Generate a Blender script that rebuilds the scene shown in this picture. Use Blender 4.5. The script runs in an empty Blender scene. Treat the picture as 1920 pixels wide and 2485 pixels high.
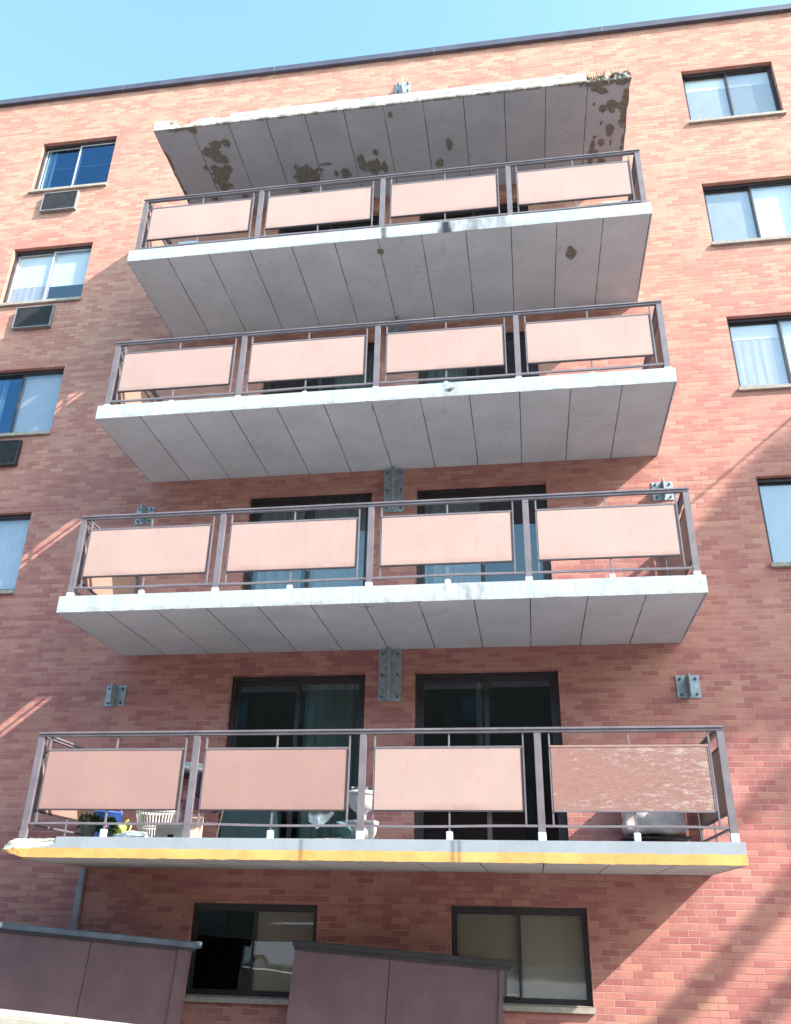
import bpy, bmesh, math, random
import numpy as np
from mathutils import Vector, Matrix, noise as mnoise
random.seed(7); RNG = np.random.default_rng(7)
SC = bpy.context.scene
COL = SC.collection
R = math.radians

# ---------------------------------------------------------------- camera
cam_d = bpy.data.cameras.new("camera")
cam = bpy.data.objects.new("camera", cam_d); COL.objects.link(cam); SC.camera = cam
cam_d.sensor_fit = 'HORIZONTAL'; cam_d.sensor_width = 36.0; cam_d.lens = 36.0*2065.2/1920.0
cam_d.clip_start = 0.1; cam_d.clip_end = 3000
RM = ((0.98915164, 0.14558615, 0.01958825), (-0.04547253, 0.43025542, -0.90156116), (-0.13968277, 0.89088998, 0.43220802))
right, down, fwd = (Vector(r) for r in RM)
m = Matrix((right, -down, -fwd)).transposed().to_4x4()
m.translation = Vector((5.3448, -10.5436, -0.7076))
cam.matrix_world = m

# ---------------------------------------------------------------- sky, sun, exposure
SUNV = Vector((2.13, -1.0, 1.79)).normalized()
el = math.asin(SUNV.z); az = math.atan2(SUNV.x, SUNV.y)
w = bpy.data.worlds.new("World"); SC.world = w; w.use_nodes = True
nt = w.node_tree; nt.nodes.clear()
sky = nt.nodes.new("ShaderNodeTexSky"); sky.sky_type = 'NISHITA'; sky.sun_disc = False
sky.sun_elevation = el; sky.sun_rotation = az; sky.air_density = 1.0; sky.dust_density = 1.6; sky.ozone_density = 1.0
bg = nt.nodes.new("ShaderNodeBackground"); bg.inputs['Strength'].default_value = 0.15
ow = nt.nodes.new("ShaderNodeOutputWorld")
tn = nt.nodes.new("ShaderNodeMix"); tn.data_type = 'RGBA'; tn.blend_type = 'MULTIPLY'; tn.inputs[0].default_value = 1.0
tn.inputs[7].default_value = (0.93, 1.13, 1.02, 1)
nt.links.new(sky.outputs[0], tn.inputs[6]); nt.links.new(tn.outputs[2], bg.inputs['Color']); nt.links.new(bg.outputs[0], ow.inputs['Surface'])
sd = bpy.data.lights.new("sun", 'SUN'); sd.energy = 2.95; sd.angle = R(0.53); sd.color = (1.0, 0.93, 0.85)
so = bpy.data.objects.new("sun", sd); COL.objects.link(so)
so.rotation_euler = SUNV.to_track_quat('Z', 'Y').to_euler(); so.location = (30, -20, 30)
SC.view_settings.view_transform = 'Standard'; SC.view_settings.look = 'None'
SC.view_settings.exposure = 2.0; SC.view_settings.gamma = 1.0; SC.view_settings.use_curve_mapping = False
SC.render.engine = 'CYCLES'

# ---------------------------------------------------------------- node helpers
class N:
    def __init__(s, name):
        s.m = bpy.data.materials.new(name); s.m.use_nodes = True
        s.t = s.m.node_tree; s.t.nodes.clear()
        s.out = s.t.nodes.new("ShaderNodeOutputMaterial")
    def n(s, typ, **kw):
        o = s.t.nodes.new(typ)
        for k, v in kw.items():
            if k.startswith('i_'):
                key = k[2:]; key = int(key) if key.isdigit() else key
                s.set(o, key, v)
            else: setattr(o, k, v)
        return o
    def set(s, o, key, v):
        if hasattr(v, 'is_output') or isinstance(v, bpy.types.NodeSocket): s.t.links.new(v, o.inputs[key])
        else: o.inputs[key].default_value = v
    def math(s, op, a, b=None, c=None, clamp=False):
        o = s.t.nodes.new("ShaderNodeMath"); o.operation = op; o.use_clamp = clamp
        s.set(o, 0, a)
        if b is not None: s.set(o, 1, b)
        if c is not None: s.set(o, 2, c)
        return o.outputs[0]
    def mix(s, fac, a, b, mode='MIX'):
        o = s.t.nodes.new("ShaderNodeMix"); o.data_type = 'RGBA'; o.blend_type = mode
        s.set(o, 0, fac); s.set(o, 6, a if not isinstance(a, tuple) else (*a, 1)); s.set(o, 7, b if not isinstance(b, tuple) else (*b, 1))
        return o.outputs[2]
    def noise(s, scale, detail=4, rough=0.6, vec=None, dist=0):
        o = s.t.nodes.new("ShaderNodeTexNoise"); o.inputs['Scale'].default_value = scale
        o.inputs['Detail'].default_value = detail; o.inputs['Roughness'].default_value = rough; o.inputs['Distortion'].default_value = dist
        s.t.links.new(vec if vec is not None else s.pos(), o.inputs['Vector'])
        return o.outputs['Fac']
    def pos(s):
        if not hasattr(s, '_p'):
            s._p = s.t.nodes.new("ShaderNodeTexCoord").outputs['Object']
        return s._p
    def sep(s, v):
        o = s.t.nodes.new("ShaderNodeSeparateXYZ"); s.t.links.new(v, o.inputs[0]); return o.outputs
    def comb(s, x, y, z):
        o = s.t.nodes.new("ShaderNodeCombineXYZ"); s.set(o, 0, x); s.set(o, 1, y); s.set(o, 2, z); return o.outputs[0]
    def mapv(s, scale=(1, 1, 1), loc=(0, 0, 0), rot=(0, 0, 0)):
        o = s.t.nodes.new("ShaderNodeMapping"); s.t.links.new(s.pos(), o.inputs[0])
        o.inputs['Scale'].default_value = scale; o.inputs['Location'].default_value = loc; o.inputs['Rotation'].default_value = rot
        return o.outputs[0]
    def ramp(s, fac, stops, interp='LINEAR'):
        o = s.t.nodes.new("ShaderNodeValToRGB"); o.color_ramp.interpolation = interp
        e = o.color_ramp.elements
        while len(e) < len(stops): e.new(0.5)
        for el_, (p, c) in zip(e, stops):
            el_.position = p; el_.color = (*c, 1) if len(c) == 3 else c
        s.t.links.new(fac, o.inputs[0]); return o.outputs[0]
    def rng(s, v, a, b, c=0.0, d=1.0):
        o = s.t.nodes.new("ShaderNodeMapRange"); s.set(o, 0, v)
        o.inputs[1].default_value = a; o.inputs[2].default_value = b; o.inputs[3].default_value = c; o.inputs[4].default_value = d
        return o.outputs[0]
    def bsdf(s, color, rough=0.8, metal=0.0, bump=None, bstr=0.3, bdist=0.01, spec=0.3):
        b = s.t.nodes.new("ShaderNodeBsdfPrincipled")
        s.set(b, 'Base Color', (*color, 1) if isinstance(color, tuple) else color)
        s.set(b, 'Roughness', rough); s.set(b, 'Metallic', metal); b.inputs['Specular IOR Level'].default_value = spec
        if bump is not None:
            bn = s.t.nodes.new("ShaderNodeBump"); bn.inputs['Strength'].default_value = bstr; bn.inputs['Distance'].default_value = bdist
            s.t.links.new(bump, bn.inputs['Height']); s.t.links.new(bn.outputs[0], b.inputs['Normal'])
        s.t.links.new(b.outputs[0], s.out.inputs[0]); s.b = b
        return s.m
def simple(name, col, rough=0.7, metal=0.0, var=0.25, scale=6.0, bstr=0.15, spec=0.3, fine=60):
    q = N(name)
    a = q.noise(scale, 5, 0.65); b = q.noise(fine, 3, 0.6)
    dark = tuple(c*(1-var) for c in col); lite = tuple(min(1, c*(1+var*0.6)) for c in col)
    c = q.mix(q.rng(a, 0.3, 0.7), dark, lite)
    c = q.mix(q.math('MULTIPLY', q.rng(b, 0.5, 0.75), 0.25), c, dark)
    return q.bsdf(c, rough, metal, b, bstr, 0.004, spec)

# ---------------------------------------------------------------- materials
def brick_mat(name):
    q = N(name)
    x, y, z = q.sep(q.pos())
    u = q.math('ADD', x, y)
    # slight waviness so courses are not ruler straight
    wv = q.math('MULTIPLY', q.math('SUBTRACT', q.noise(0.9, 2, 0.5), 0.5), 0.010)
    v = q.comb(q.math('ADD', u, wv), q.math('ADD', z, q.math('ADD', wv, 0.0)), 0.0)
    def brick(vv, mortar):
        b = q.n("ShaderNodeTexBrick", offset=0.5, offset_frequency=2, squash=1.0)
        q.t.links.new(vv, b.inputs['Vector'])
        b.inputs['Scale'].default_value = 1.0; b.inputs['Brick Width'].default_value = 0.2083; b.inputs['Row Height'].default_value = 0.0677
        b.inputs['Mortar Size'].default_value = mortar; b.inputs['Mortar Smooth'].default_value = 0.6; b.inputs['Bias'].default_value = 0.0
        b.inputs['Color1'].default_value = (0, 0, 0, 1); b.inputs['Color2'].default_value = (1, 1, 1, 1); b.inputs['Mortar'].default_value = (0.5, 0.5, 0.5, 1)
        return b
    b = brick(v, 0.0055)
    g = q.sep(b.outputs['Color'])[0]
    # large batches of brick drift lighter / darker
    batch = q.noise(0.9, 4, 0.65, q.mapv((0.6, 1, 1.5)))
    g2 = q.math('ADD', g, q.math('MULTIPLY', q.math('SUBTRACT', batch, 0.5), 0.95))
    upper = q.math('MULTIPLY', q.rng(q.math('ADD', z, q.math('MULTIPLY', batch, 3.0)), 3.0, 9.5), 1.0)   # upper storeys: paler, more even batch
    # darker lintel courses over the windows
    zm = q.math('FLOORED_MODULO', z, 2.64)
    lint = q.math('MULTIPLY', q.rng(zm, 2.045, 2.055), q.rng(zm, 2.19, 2.20, 1.0, 0.0))
    xl = q.math('ADD', q.rng(q.math('ABSOLUTE', q.math('SUBTRACT', x, -2.45)), 1.15, 1.2, 1.0, 0.0), q.rng(q.math('ABSOLUTE', q.math('SUBTRACT', x, 9.1)), 1.15, 1.2, 1.0, 0.0))
    lint = q.math('MULTIPLY', lint, xl)
    g2 = q.math('SUBTRACT', g2, q.math('MULTIPLY', lint, 0.28), clamp=True)
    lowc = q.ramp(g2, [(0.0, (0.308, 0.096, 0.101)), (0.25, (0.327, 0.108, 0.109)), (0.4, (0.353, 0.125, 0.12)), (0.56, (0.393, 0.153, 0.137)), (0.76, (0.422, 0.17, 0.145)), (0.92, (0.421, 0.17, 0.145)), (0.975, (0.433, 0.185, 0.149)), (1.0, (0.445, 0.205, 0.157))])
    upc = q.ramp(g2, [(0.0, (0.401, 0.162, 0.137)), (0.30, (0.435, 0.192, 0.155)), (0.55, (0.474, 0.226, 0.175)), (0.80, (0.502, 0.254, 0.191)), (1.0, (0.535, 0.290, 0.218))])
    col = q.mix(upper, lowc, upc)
    spk = q.noise(38, 4, 0.7, q.mapv((1, 1, 2.2)))
    col = q.mix(q.rng(spk, 0.35, 0.75, 0.0, 0.42), col, q.mix(0.5, col, (0.60, 0.36, 0.29)))
    spd = q.noise(90, 2, 0.5)
    col = q.mix(q.rng(spd, 0.58, 0.78, 0.0, 0.5), col, (0.16, 0.06, 0.05))
    eff = q.noise(1.7, 5, 0.7, q.mapv((1, 1, 0.5), (7, 0, 3)))
    col = q.mix(q.rng(eff, 0.5, 0.8, 0.0, 0.30), col, (0.58, 0.38, 0.32))
    vst = q.noise(2.2, 5, 0.7, q.mapv((1.6, 1, 0.14), (3, 0, 9)))
    col = q.mix(q.rng(vst, 0.5, 0.78, 0.0, 0.35), col, q.mix(0.5, col, (0.17, 0.08, 0.075)))
    mort = q.mix(q.noise(9, 4, 0.6), (0.36, 0.20, 0.165), (0.52, 0.34, 0.28))
    mort = q.mix(q.rng(q.noise(1.2, 3, 0.6), 0.45, 0.62), mort, (0.27, 0.125, 0.10))
    mf = b.outputs['Fac']
    col = q.mix(mf, col, mort)
    # movement joint under every floor line, one slightly dirtier course
    h = q.math('SUBTRACT', q.math('MULTIPLY', spk, 0.25), mf)
    return q.bsdf(col, 0.86, 0, h, 0.55, 0.006, 0.25)
M = {}
M['brick'] = brick_mat('brick')

def slab_mat(name, front, stripe=False, weather=0.3, soffit=(0.48, 0.46, 0.45)):
    q = N(name)
    x, y, z = q.sep(q.pos())
    nrm = q.sep(q.n("ShaderNodeNewGeometry").outputs['Normal'])
    # soffit concrete with plywood board joints
    a = q.noise(1.6, 6, 0.65); bb = q.noise(14, 5, 0.7); c3 = q.noise(75, 3, 0.6)
    sof = q.mix(q.rng(a, 0.3, 0.7), tuple(c*0.86 for c in soffit), tuple(c*1.10 for c in soffit))
    board = q.n("ShaderNodeTexWhiteNoise", noise_dimensions='1D')
    q.t.links.new(q.math('FLOOR', q.math('DIVIDE', x, 0.6065)), board.inputs['W'])
    sof = q.mix(q.rng(board.outputs['Value'], 0, 1, 0.0, 0.16), sof, (0.40, 0.38, 0.38))
    sof = q.mix(q.rng(bb, 0.5, 0.8, 0.0, 0.35), sof, (0.34, 0.32, 0.31))
    fr = q.math('FRACT', q.math('ADD', q.math('DIVIDE', q.math('ADD', x, q.math('MULTIPLY', q.math('SUBTRACT', q.noise(3, 2, 0.5), 0.5), 0.012)), 0.6065), 0.5))
    dj = q.math('ABSOLUTE', q.math('SUBTRACT', fr, 0.5))
    jn = q.math('MULTIPLY', q.rng(dj, 0.005, 0.015, 1.0, 0.0), q.rng(q.noise(2.2, 4, 0.7, q.mapv((1, 1, 1), (3, 9, 1))), 0.33, 0.52, 0.35, 0.95))
    sof = q.mix(jn, sof, (0.055, 0.05, 0.055))
    # hairline cracks and rusty drips
    vc = q.n("ShaderNodeTexVoronoi", feature='DISTANCE_TO_EDGE'); vc.inputs['Scale'].default_value = 0.9
    dv = q.n("ShaderNodeVectorMath", operation='ADD'); q.t.links.new(q.pos(), dv.inputs[0]); nz = q.n("ShaderNodeTexNoise"); nz.inputs['Scale'].default_value = 3.0; nz.inputs['Detail'].default_value = 5; q.t.links.new(q.pos(), nz.inputs['Vector']); q.t.links.new(nz.outputs['Color'], dv.inputs[1]); q.t.links.new(dv.outputs[0], vc.inputs['Vector'])
    crk = q.math('MULTIPLY', q.rng(vc.outputs['Distance'], 0.0, 0.006, 1.0, 0.0), q.rng(q.noise(0.9, 3, 0.6, q.mapv((1, 1, 1), (5, 1, 2))), 0.50, 0.62))
    sof = q.mix(q.math('MULTIPLY', crk, 0.5), sof, (0.12, 0.11, 0.11))
    rst = q.math('MULTIPLY', q.rng(q.noise(2.6, 5, 0.7, q.mapv((1, 0.5, 1), (1, 7, 4))), 0.62, 0.78), 0.45)
    sof = q.mix(rst, sof, (0.27, 0.20, 0.165))
    # bug holes
    vo = q.n("ShaderNodeTexVoronoi", feature='F1'); vo.inputs['Scale'].default_value = 5.5; q.t.links.new(q.pos(), vo.inputs['Vector'])
    holes = q.math('MULTIPLY', q.rng(vo.outputs['Distance'], 0.05, 0.085, 1.0, 0.0), q.rng(q.noise(1.3, 2, 0.5), 0.48, 0.55))
    sof = q.mix(q.math('MULTIPLY', holes, 0.7), sof, (0.12, 0.11, 0.10))
    # front
    fm = q.noise(3.0, 6, 0.7, q.mapv((1, 1, 0.6)))
    fcol = q.mix(q.rng(fm, 0.4, 0.75), front, tuple(c*0.82 for c in front))
    st = q.noise(9, 4, 0.7, q.mapv((1.6, 1, 0.10)))
    fcol = q.mix(q.rng(st, 0.54, 0.80, 0.0, weather*1.2), fcol, (0.17, 0.17, 0.18))
    fcol = q.mix(q.rng(q.noise(11, 5, 0.75, q.mapv((1, 1, 1), (4, 4, 4))), 0.58, 0.72, 0.0, weather), fcol, (0.30, 0.26, 0.22))
    fcol = q.mix(q.rng(c3, 0.56, 0.8, 0.0, weather), fcol, (0.40, 0.38, 0.36))
    low_ = q.math('MULTIPLY', q.rng(z, -0.19, -0.13, 1.0, 0.0), q.rng(q.noise(6, 5, 0.7, q.mapv((1, 1, 0.4), (2, 2, 2))), 0.42, 0.62))
    fcol = q.mix(q.math('MULTIPLY', low_, weather*0.9), fcol, (0.17, 0.14, 0.12))
    if stripe:
        edge = q.math('ADD', -0.108, q.math('MULTIPLY', q.math('SUBTRACT', q.noise(7, 3, 0.6), 0.5), 0.018))
        ymask = q.rng(q.math('SUBTRACT', z, edge), -0.002, 0.002, 1.0, 0.0)
        ycol = q.mix(q.rng(q.noise(5, 5, 0.7), 0.35, 0.75), (0.58, 0.335, 0.12), (0.50, 0.24, 0.075))
        ycol = q.mix(q.rng(q.noise(20, 4, 0.7, q.mapv((1, 1, 0.3))), 0.62, 0.8, 0.0, 0.45), ycol, (0.50, 0.22, 0.06))
        ycol = q.mix(q.rng(q.noise(2.0, 2, 0.5), 0.5, 0.65, 0.0, 0.5), ycol, (0.70, 0.42, 0.15))
        fcol = q.mix(ymask, fcol, ycol)
    isfront = q.rng(nrm[2], -0.75, -0.55)
    col = q.mix(isfront, sof, fcol)
    at = q.n("ShaderNodeAttribute", attribute_name='wear'); sw = q.sep(at.outputs['Vector'])
    spc = q.mix(q.rng(q.noise(22, 5, 0.75), 0.35, 0.65), (0.105, 0.092, 0.078), (0.25, 0.22, 0.185))
    col = q.mix(sw[0], col, spc)                       # x : broken concrete with aggregate
    col = q.mix(q.math('MULTIPLY', sw[1], q.rng(st, 0.30, 0.55, 0.88, 1.0)), col, (0.018, 0.02, 0.03))   # y : mould stain
    fresh = q.mix(q.rng(q.noise(16, 5, 0.75), 0.38, 0.62), (0.54, 0.50, 0.45), (0.68, 0.66, 0.62))
    col = q.mix(sw[2], col, fresh)                     # z : fresh pale break
    hh = q.math('ADD', q.math('MULTIPLY', bb, 0.6), q.math('MULTIPLY', c3, 0.5))
    hh = q.math('SUBTRACT', hh, q.math('MULTIPLY', q.math('MULTIPLY', jn, q.math('SUBTRACT', 1.0, isfront)), 0.8))
    return q.bsdf(col, 0.88, 0, hh, 0.45, 0.006, 0.2)
M['slab'] = slab_mat('balcony_concrete', (0.415, 0.445, 0.475), weather=0.45, soffit=(0.52, 0.525, 0.565))
M['slab_old'] = slab_mat('balcony_concrete_weathered', (0.47, 0.45, 0.44), weather=0.75, soffit=(0.36, 0.36, 0.395))
M['slab_low'] = slab_mat('balcony_concrete_painted', (0.29, 0.315, 0.355), stripe=True, weather=0.2)

def panel_mat(name, c, var=0.12):
    q = N(name)
    a = q.noise(1.7, 5, 0.65); b = q.noise(120, 2, 0.6); s_ = q.noise(6, 4, 0.7, q.mapv((1.5, 1.5, 0.25)))
    col = q.mix(q.rng(a, 0.35, 0.7), c, tuple(k*(1-var) for k in c))
    col = q.mix(q.rng(s_, 0.6, 0.85, 0, 0.3), col, tuple(k*0.72 for k in c))
    col = q.mix(q.rng(b, 0.45, 0.75, 0, 0.25), col, tuple(min(1, k*1.25) for k in c))
    oi = q.n("ShaderNodeObjectInfo")
    col = q.mix(q.math('MULTIPLY', oi.outputs['Random'], 0.30), col, tuple(k*0.74 for k in c))
    ov = q.n("ShaderNodeVectorMath", operation='ADD'); q.t.links.new(q.pos(), ov.inputs[0]); q.t.links.new(q.comb(q.math('MULTIPLY', oi.outputs['Random'], 37.0), 0.0, 0.0), ov.inputs[1])
    dr = q.n("ShaderNodeMapping"); q.t.links.new(ov.outputs[0], dr.inputs[0]); dr.inputs['Scale'].default_value = (1, 1, 0.12)
    drip = q.noise(14, 4, 0.7, dr.outputs[0]); blo = q.noise(2.4, 6, 0.72, ov.outputs[0])
    col = q.mix(q.rng(drip, 0.56, 0.8, 0, 0.35), col, tuple(k*0.68 for k in c))
    col = q.mix(q.rng(blo, 0.55, 0.75, 0, 0.35), col, (0.36, 0.19, 0.15))
    col = q.mix(q.math('MULTIPLY', q.rng(q.sep(q.pos())[2], 0.285, 0.36, 1.0, 0.0), q.rng(blo, 0.4, 0.6, 0.1, 0.5)), col, (0.25, 0.14, 0.12))
    return q.bsdf(col, 0.6, 0, b, 0.25, 0.002, 0.3)
M['panel'] = panel_mat('railing_panel_paint', (0.44, 0.295, 0.265))
M['panel_pink'] = panel_mat('railing_panel_paint_dusty', (0.35, 0.205, 0.182))
def peel_mat():
    q = N('peeling_paint_board')
    n1 = q.noise(15, 9, 0.8, q.mapv((0.6, 1, 1.9)), 0.25); n2 = q.noise(30, 5, 0.7, q.mapv((0.6, 1, 2.4)))
    base = q.mix(q.rng(n2, 0.35, 0.7), (0.245, 0.128, 0.112), (0.305, 0.168, 0.148))
    x, y, z = q.sep(q.pos())
    t = q.math('ADD', n1, q.math('MULTIPLY', q.math('ABSOLUTE', q.math('SUBTRACT', z, 0.56)), 0.18))
    t = q.math('ADD', t, q.math('MULTIPLY', q.math('SUBTRACT', x, 6.45), 0.055))
    pm = q.rng(t, 0.555, 0.64, 0.0, 0.85)
    col = q.mix(pm, base, q.mix(n2, (0.37, 0.25, 0.22), (0.43, 0.34, 0.30)))
    col = q.mix(q.rng(q.noise(12, 5, 0.7, q.mapv((0.6, 1, 2))), 0.68, 0.73), col, (0.66, 0.34, 0.10))
    return q.bsdf(col, 0.85, 0, q.math('ADD', pm, n2), 0.5, 0.004, 0.2)
M['peel'] = peel_mat()
M['rail'] = simple('railing_paint', (0.165, 0.138, 0.158), 0.5, 0.0, 0.25, 5, 0.1, 0.5)
M['rail_dark'] = simple('railing_paint_dark', (0.05, 0.038, 0.042), 0.5, 0.0, 0.3, 5, 0.1, 0.4)
M['foot'] = simple('white_sleeve_paint', (0.48, 0.51, 0.54), 0.6, 0, 0.15, 12)
M['galv'] = simple('galvanised_steel', (0.36, 0.40, 0.44), 0.45, 0.4, 0.35, 16, 0.15, 0.5, 45)
M['bolt'] = simple('bolt_steel', (0.16, 0.17, 0.19), 0.5, 0.6, 0.3, 30)
M['coping'] = simple('coping_metal', (0.085, 0.085, 0.12), 0.5, 0.2, 0.25, 3, 0.05, 0.4)
M['alum'] = simple('bronze_aluminium', (0.055, 0.046, 0.05), 0.4, 0.3, 0.2, 8, 0.05, 0.4)
M['sash'] = simple('pale_aluminium', (0.50, 0.47, 0.49), 0.45, 0.2, 0.2, 8, 0.05, 0.4)
M['sill'] = simple('limestone_sill', (0.36, 0.31, 0.275), 0.85, 0, 0.3, 14, 0.3, 0.2)
M['grille'] = simple('grille_black', (0.045, 0.045, 0.05), 0.5, 0.1, 0.4, 10)
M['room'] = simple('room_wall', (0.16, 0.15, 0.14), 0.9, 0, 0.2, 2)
M['screen'] = simple('screen_brown_paint', (0.165, 0.088, 0.096), 0.5, 0, 0.22, 2.2, 0.12, 0.45)
M['screencap'] = simple('screen_cap_metal', (0.17, 0.19, 0.23), 0.4, 0.3, 0.3, 5, 0.1, 0.5)
M['stucco'] = simple('cream_stucco', (0.42, 0.38, 0.33), 0.9, 0, 0.2, 9, 0.5, 0.2, 40)
M['ground'] = simple('ground_concrete', (0.205, 0.20, 0.20), 0.92, 0, 0.25, 0.7, 0.3, 0.2, 30)
M['roof'] = simple('roof_gravel', (0.30, 0.29, 0.27), 0.95, 0, 0.25, 5)
M['pipe'] = simple('conduit_paint', (0.27, 0.23, 0.26), 0.5, 0.1, 0.2, 6)

def glass_mat(name, base_fac, tint, gl=(0.85, 0.92, 1.0)):
    q = N(name)
    tr = q.n("ShaderNodeBsdfTransparent"); tr.inputs[0].default_value = (*tint, 1)
    g = q.n("ShaderNodeBsdfGlossy"); g.inputs['Color'].default_value = (*gl, 1); g.inputs['Roughness'].default_value = 0.015
    bn = q.n("ShaderNodeBump"); bn.inputs['Strength'].default_value = 0.03; bn.inputs['Distance'].default_value = 0.05
    q.t.links.new(q.noise(1.3, 2, 0.5), bn.inputs['Height']); q.t.links.new(bn.outputs[0], g.inputs['Normal'])
    lw = q.n("ShaderNodeLayerWeight"); lw.inputs['Blend'].default_value = 0.5
    fac = q.math('ADD', q.math('MULTIPLY', q.math('POWER', lw.outputs['Facing'], 4.0), 0.9), 0.04+base_fac, clamp=True)
    mx = q.n("ShaderNodeMixShader"); q.t.links.new(fac, mx.inputs[0]); q.t.links.new(tr.outputs[0], mx.inputs[1]); q.t.links.new(g.outputs[0], mx.inputs[2])
    q.t.links.new(mx.outputs[0], q.out.inputs[0]); return q.m
M['glass'] = glass_mat('window_glass', 0.05, (0.96, 0.97, 0.98))
M['glass_blue'] = glass_mat('window_glass_coated', 0.12, (0.62, 0.72, 0.80), (0.27, 0.50, 0.78))
M['glass_door'] = glass_mat('door_glass', 0.03, (0.70, 0.73, 0.73))
M['glass_sky'] = glass_mat('window_glass_sky', 0.55, (0.8, 0.84, 0.88))

def cloth(name, c, stripe=0.0, rough=0.9):
    q = N(name)
    x, y, z = q.sep(q.pos())
    a = q.noise(4, 4, 0.6); s_ = q.noise(22, 3, 0.6, q.mapv((1, 1, 0.06)))
    col = q.mix(q.rng(a, 0.3, 0.7), tuple(k*0.88 for k in c), c)
    if stripe: col = q.mix(q.rng(s_, 0.4, 0.7, 0, stripe), col, tuple(k*0.5 for k in c))
    return q.bsdf(col, rough, 0, s_, 0.2, 0.004, 0.15)
M['blind'] = simple('roller_blind', (0.70, 0.70, 0.70), 0.9, 0, 0.06, 2, 0.0); M['blind_warm'] = simple('roller_blind_warm', (0.36, 0.29, 0.21), 0.9, 0, 0.08, 2, 0.0)
M['blind_shade'] = simple('roller_blind_grey', (0.36, 0.37, 0.41), 0.9, 0, 0.15, 2, 0.0)
M['blind_grey'] = cloth('blind_vertical', (0.46, 0.45, 0.50), 0.25)
M['curtain'] = cloth('curtain_green_grey', (0.42, 0.50, 0.46), 0.25); M['curtain_white'] = cloth('curtain_white', (0.75, 0.80, 0.84), 0.2)

# ---------------------------------------------------------------- mesh helpers
class MB:
    def __init__(s): s.v = []; s.f = []
    def box(s, x0, x1, y0, y1, z0, z1):
        n = len(s.v)
        s.v += [(x0, y0, z0), (x1, y0, z0), (x1, y1, z0), (x0, y1, z0), (x0, y0, z1), (x1, y0, z1), (x1, y1, z1), (x0, y1, z1)]
        s.f += [tuple(n+i for i in q) for q in ((0, 3, 2, 1), (4, 5, 6, 7), (0, 1, 5, 4), (1, 2, 6, 5), (2, 3, 7, 6), (3, 0, 4, 7))]
        return s
    def quad(s, *p):
        n = len(s.v); s.v += [tuple(q) for q in p]; s.f.append(tuple(range(n, n+len(p)))); return s
    def tube(s, pts, r, seg=8, r2=None):
        pts = [Vector(p) for p in pts]; rings = []
        for i, p in enumerate(pts):
            t = (pts[min(i+1, len(pts)-1)]-pts[max(i-1, 0)]).normalized()
            a = t.cross(Vector((0, 0, 1)));
            if a.length < 1e-3: a = Vector((1, 0, 0))
            a.normalize(); b = t.cross(a)
            rr = r if r2 is None else r+(r2-r)*i/(len(pts)-1)
            n = len(s.v); s.v += [tuple(p+a*rr*math.cos(k*2*math.pi/seg)+b*rr*math.sin(k*2*math.pi/seg)) for k in range(seg)]
            rings.append(n)
        for q0, q1 in zip(rings, rings[1:]):
            for k in range(seg): s.f.append((q0+k, q0+(k+1) % seg, q1+(k+1) % seg, q1+k))
        s.f.append(tuple(rings[0]+k for k in reversed(range(seg)))); s.f.append(tuple(rings[-1]+k for k in range(seg)))
        return s
    def lathe(s, prof, cx=0, cy=0, cz=0, seg=32, wob=0.0):
        rings = []
        for r, z in prof:
            n = len(s.v)
            for k in range(seg):
                th = k*2*math.pi/seg; rr = r*(1+wob*(1 if k % 2 else -1))
                s.v.append((cx+rr*math.cos(th), cy+rr*math.sin(th), cz+z))
            rings.append(n)
        for q0, q1 in zip(rings, rings[1:]):
            for k in range(seg): s.f.append((q0+k, q0+(k+1) % seg, q1+(k+1) % seg, q1+k))
        s.f.append(tuple(rings[0]+k for k in reversed(range(seg)))); s.f.append(tuple(rings[-1]+k for k in range(seg)))
        return s
    def build(s, name, mat, parent=None, bevel=0.0, smooth=False, offset=None):
        me = bpy.data.meshes.new(name); v = s.v
        if offset: v = [(a-offset[0], b-offset[1], c-offset[2]) for a, b, c in v]
        me.from_pydata(v, [], s.f); me.update()
        o = bpy.data.objects.new(name, me); COL.objects.link(o); me.materials.append(M[mat] if isinstance(mat, str) else mat)
        if bevel:
            bm = bmesh.new(); bm.from_mesh(me)
            bmesh.ops.bevel(bm, geom=list(bm.edges), offset=bevel, segments=2, affect='EDGES', clamp_overlap=True)
            bm.to_mesh(me); bm.free()
        if smooth:
            for p in me.polygons: p.use_smooth = True
        if parent: o.parent = parent
        return o
def tag(o, label=None, cat=None, group=None, kind=None):
    if label: o['label'] = label
    if cat: o['category'] = cat
    if group: o['group'] = group
    if kind: o['kind'] = kind
    return o
def empty(name, loc=(0, 0, 0), rz=0.0, parent=None):
    o = bpy.data.objects.new(name, None); COL.objects.link(o); o.location = loc; o.rotation_euler = (0, 0, rz)
    if parent: o.parent = parent
    return o

# ---------------------------------------------------------------- ground
FH = 2.64; GZ = -2.40
g = MB()
g.quad((-300, -300, GZ), (300, -300, GZ), (300, 300, GZ), (-300, 300, GZ))
tag(g.build('ground', 'ground'), kind='structure')

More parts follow.
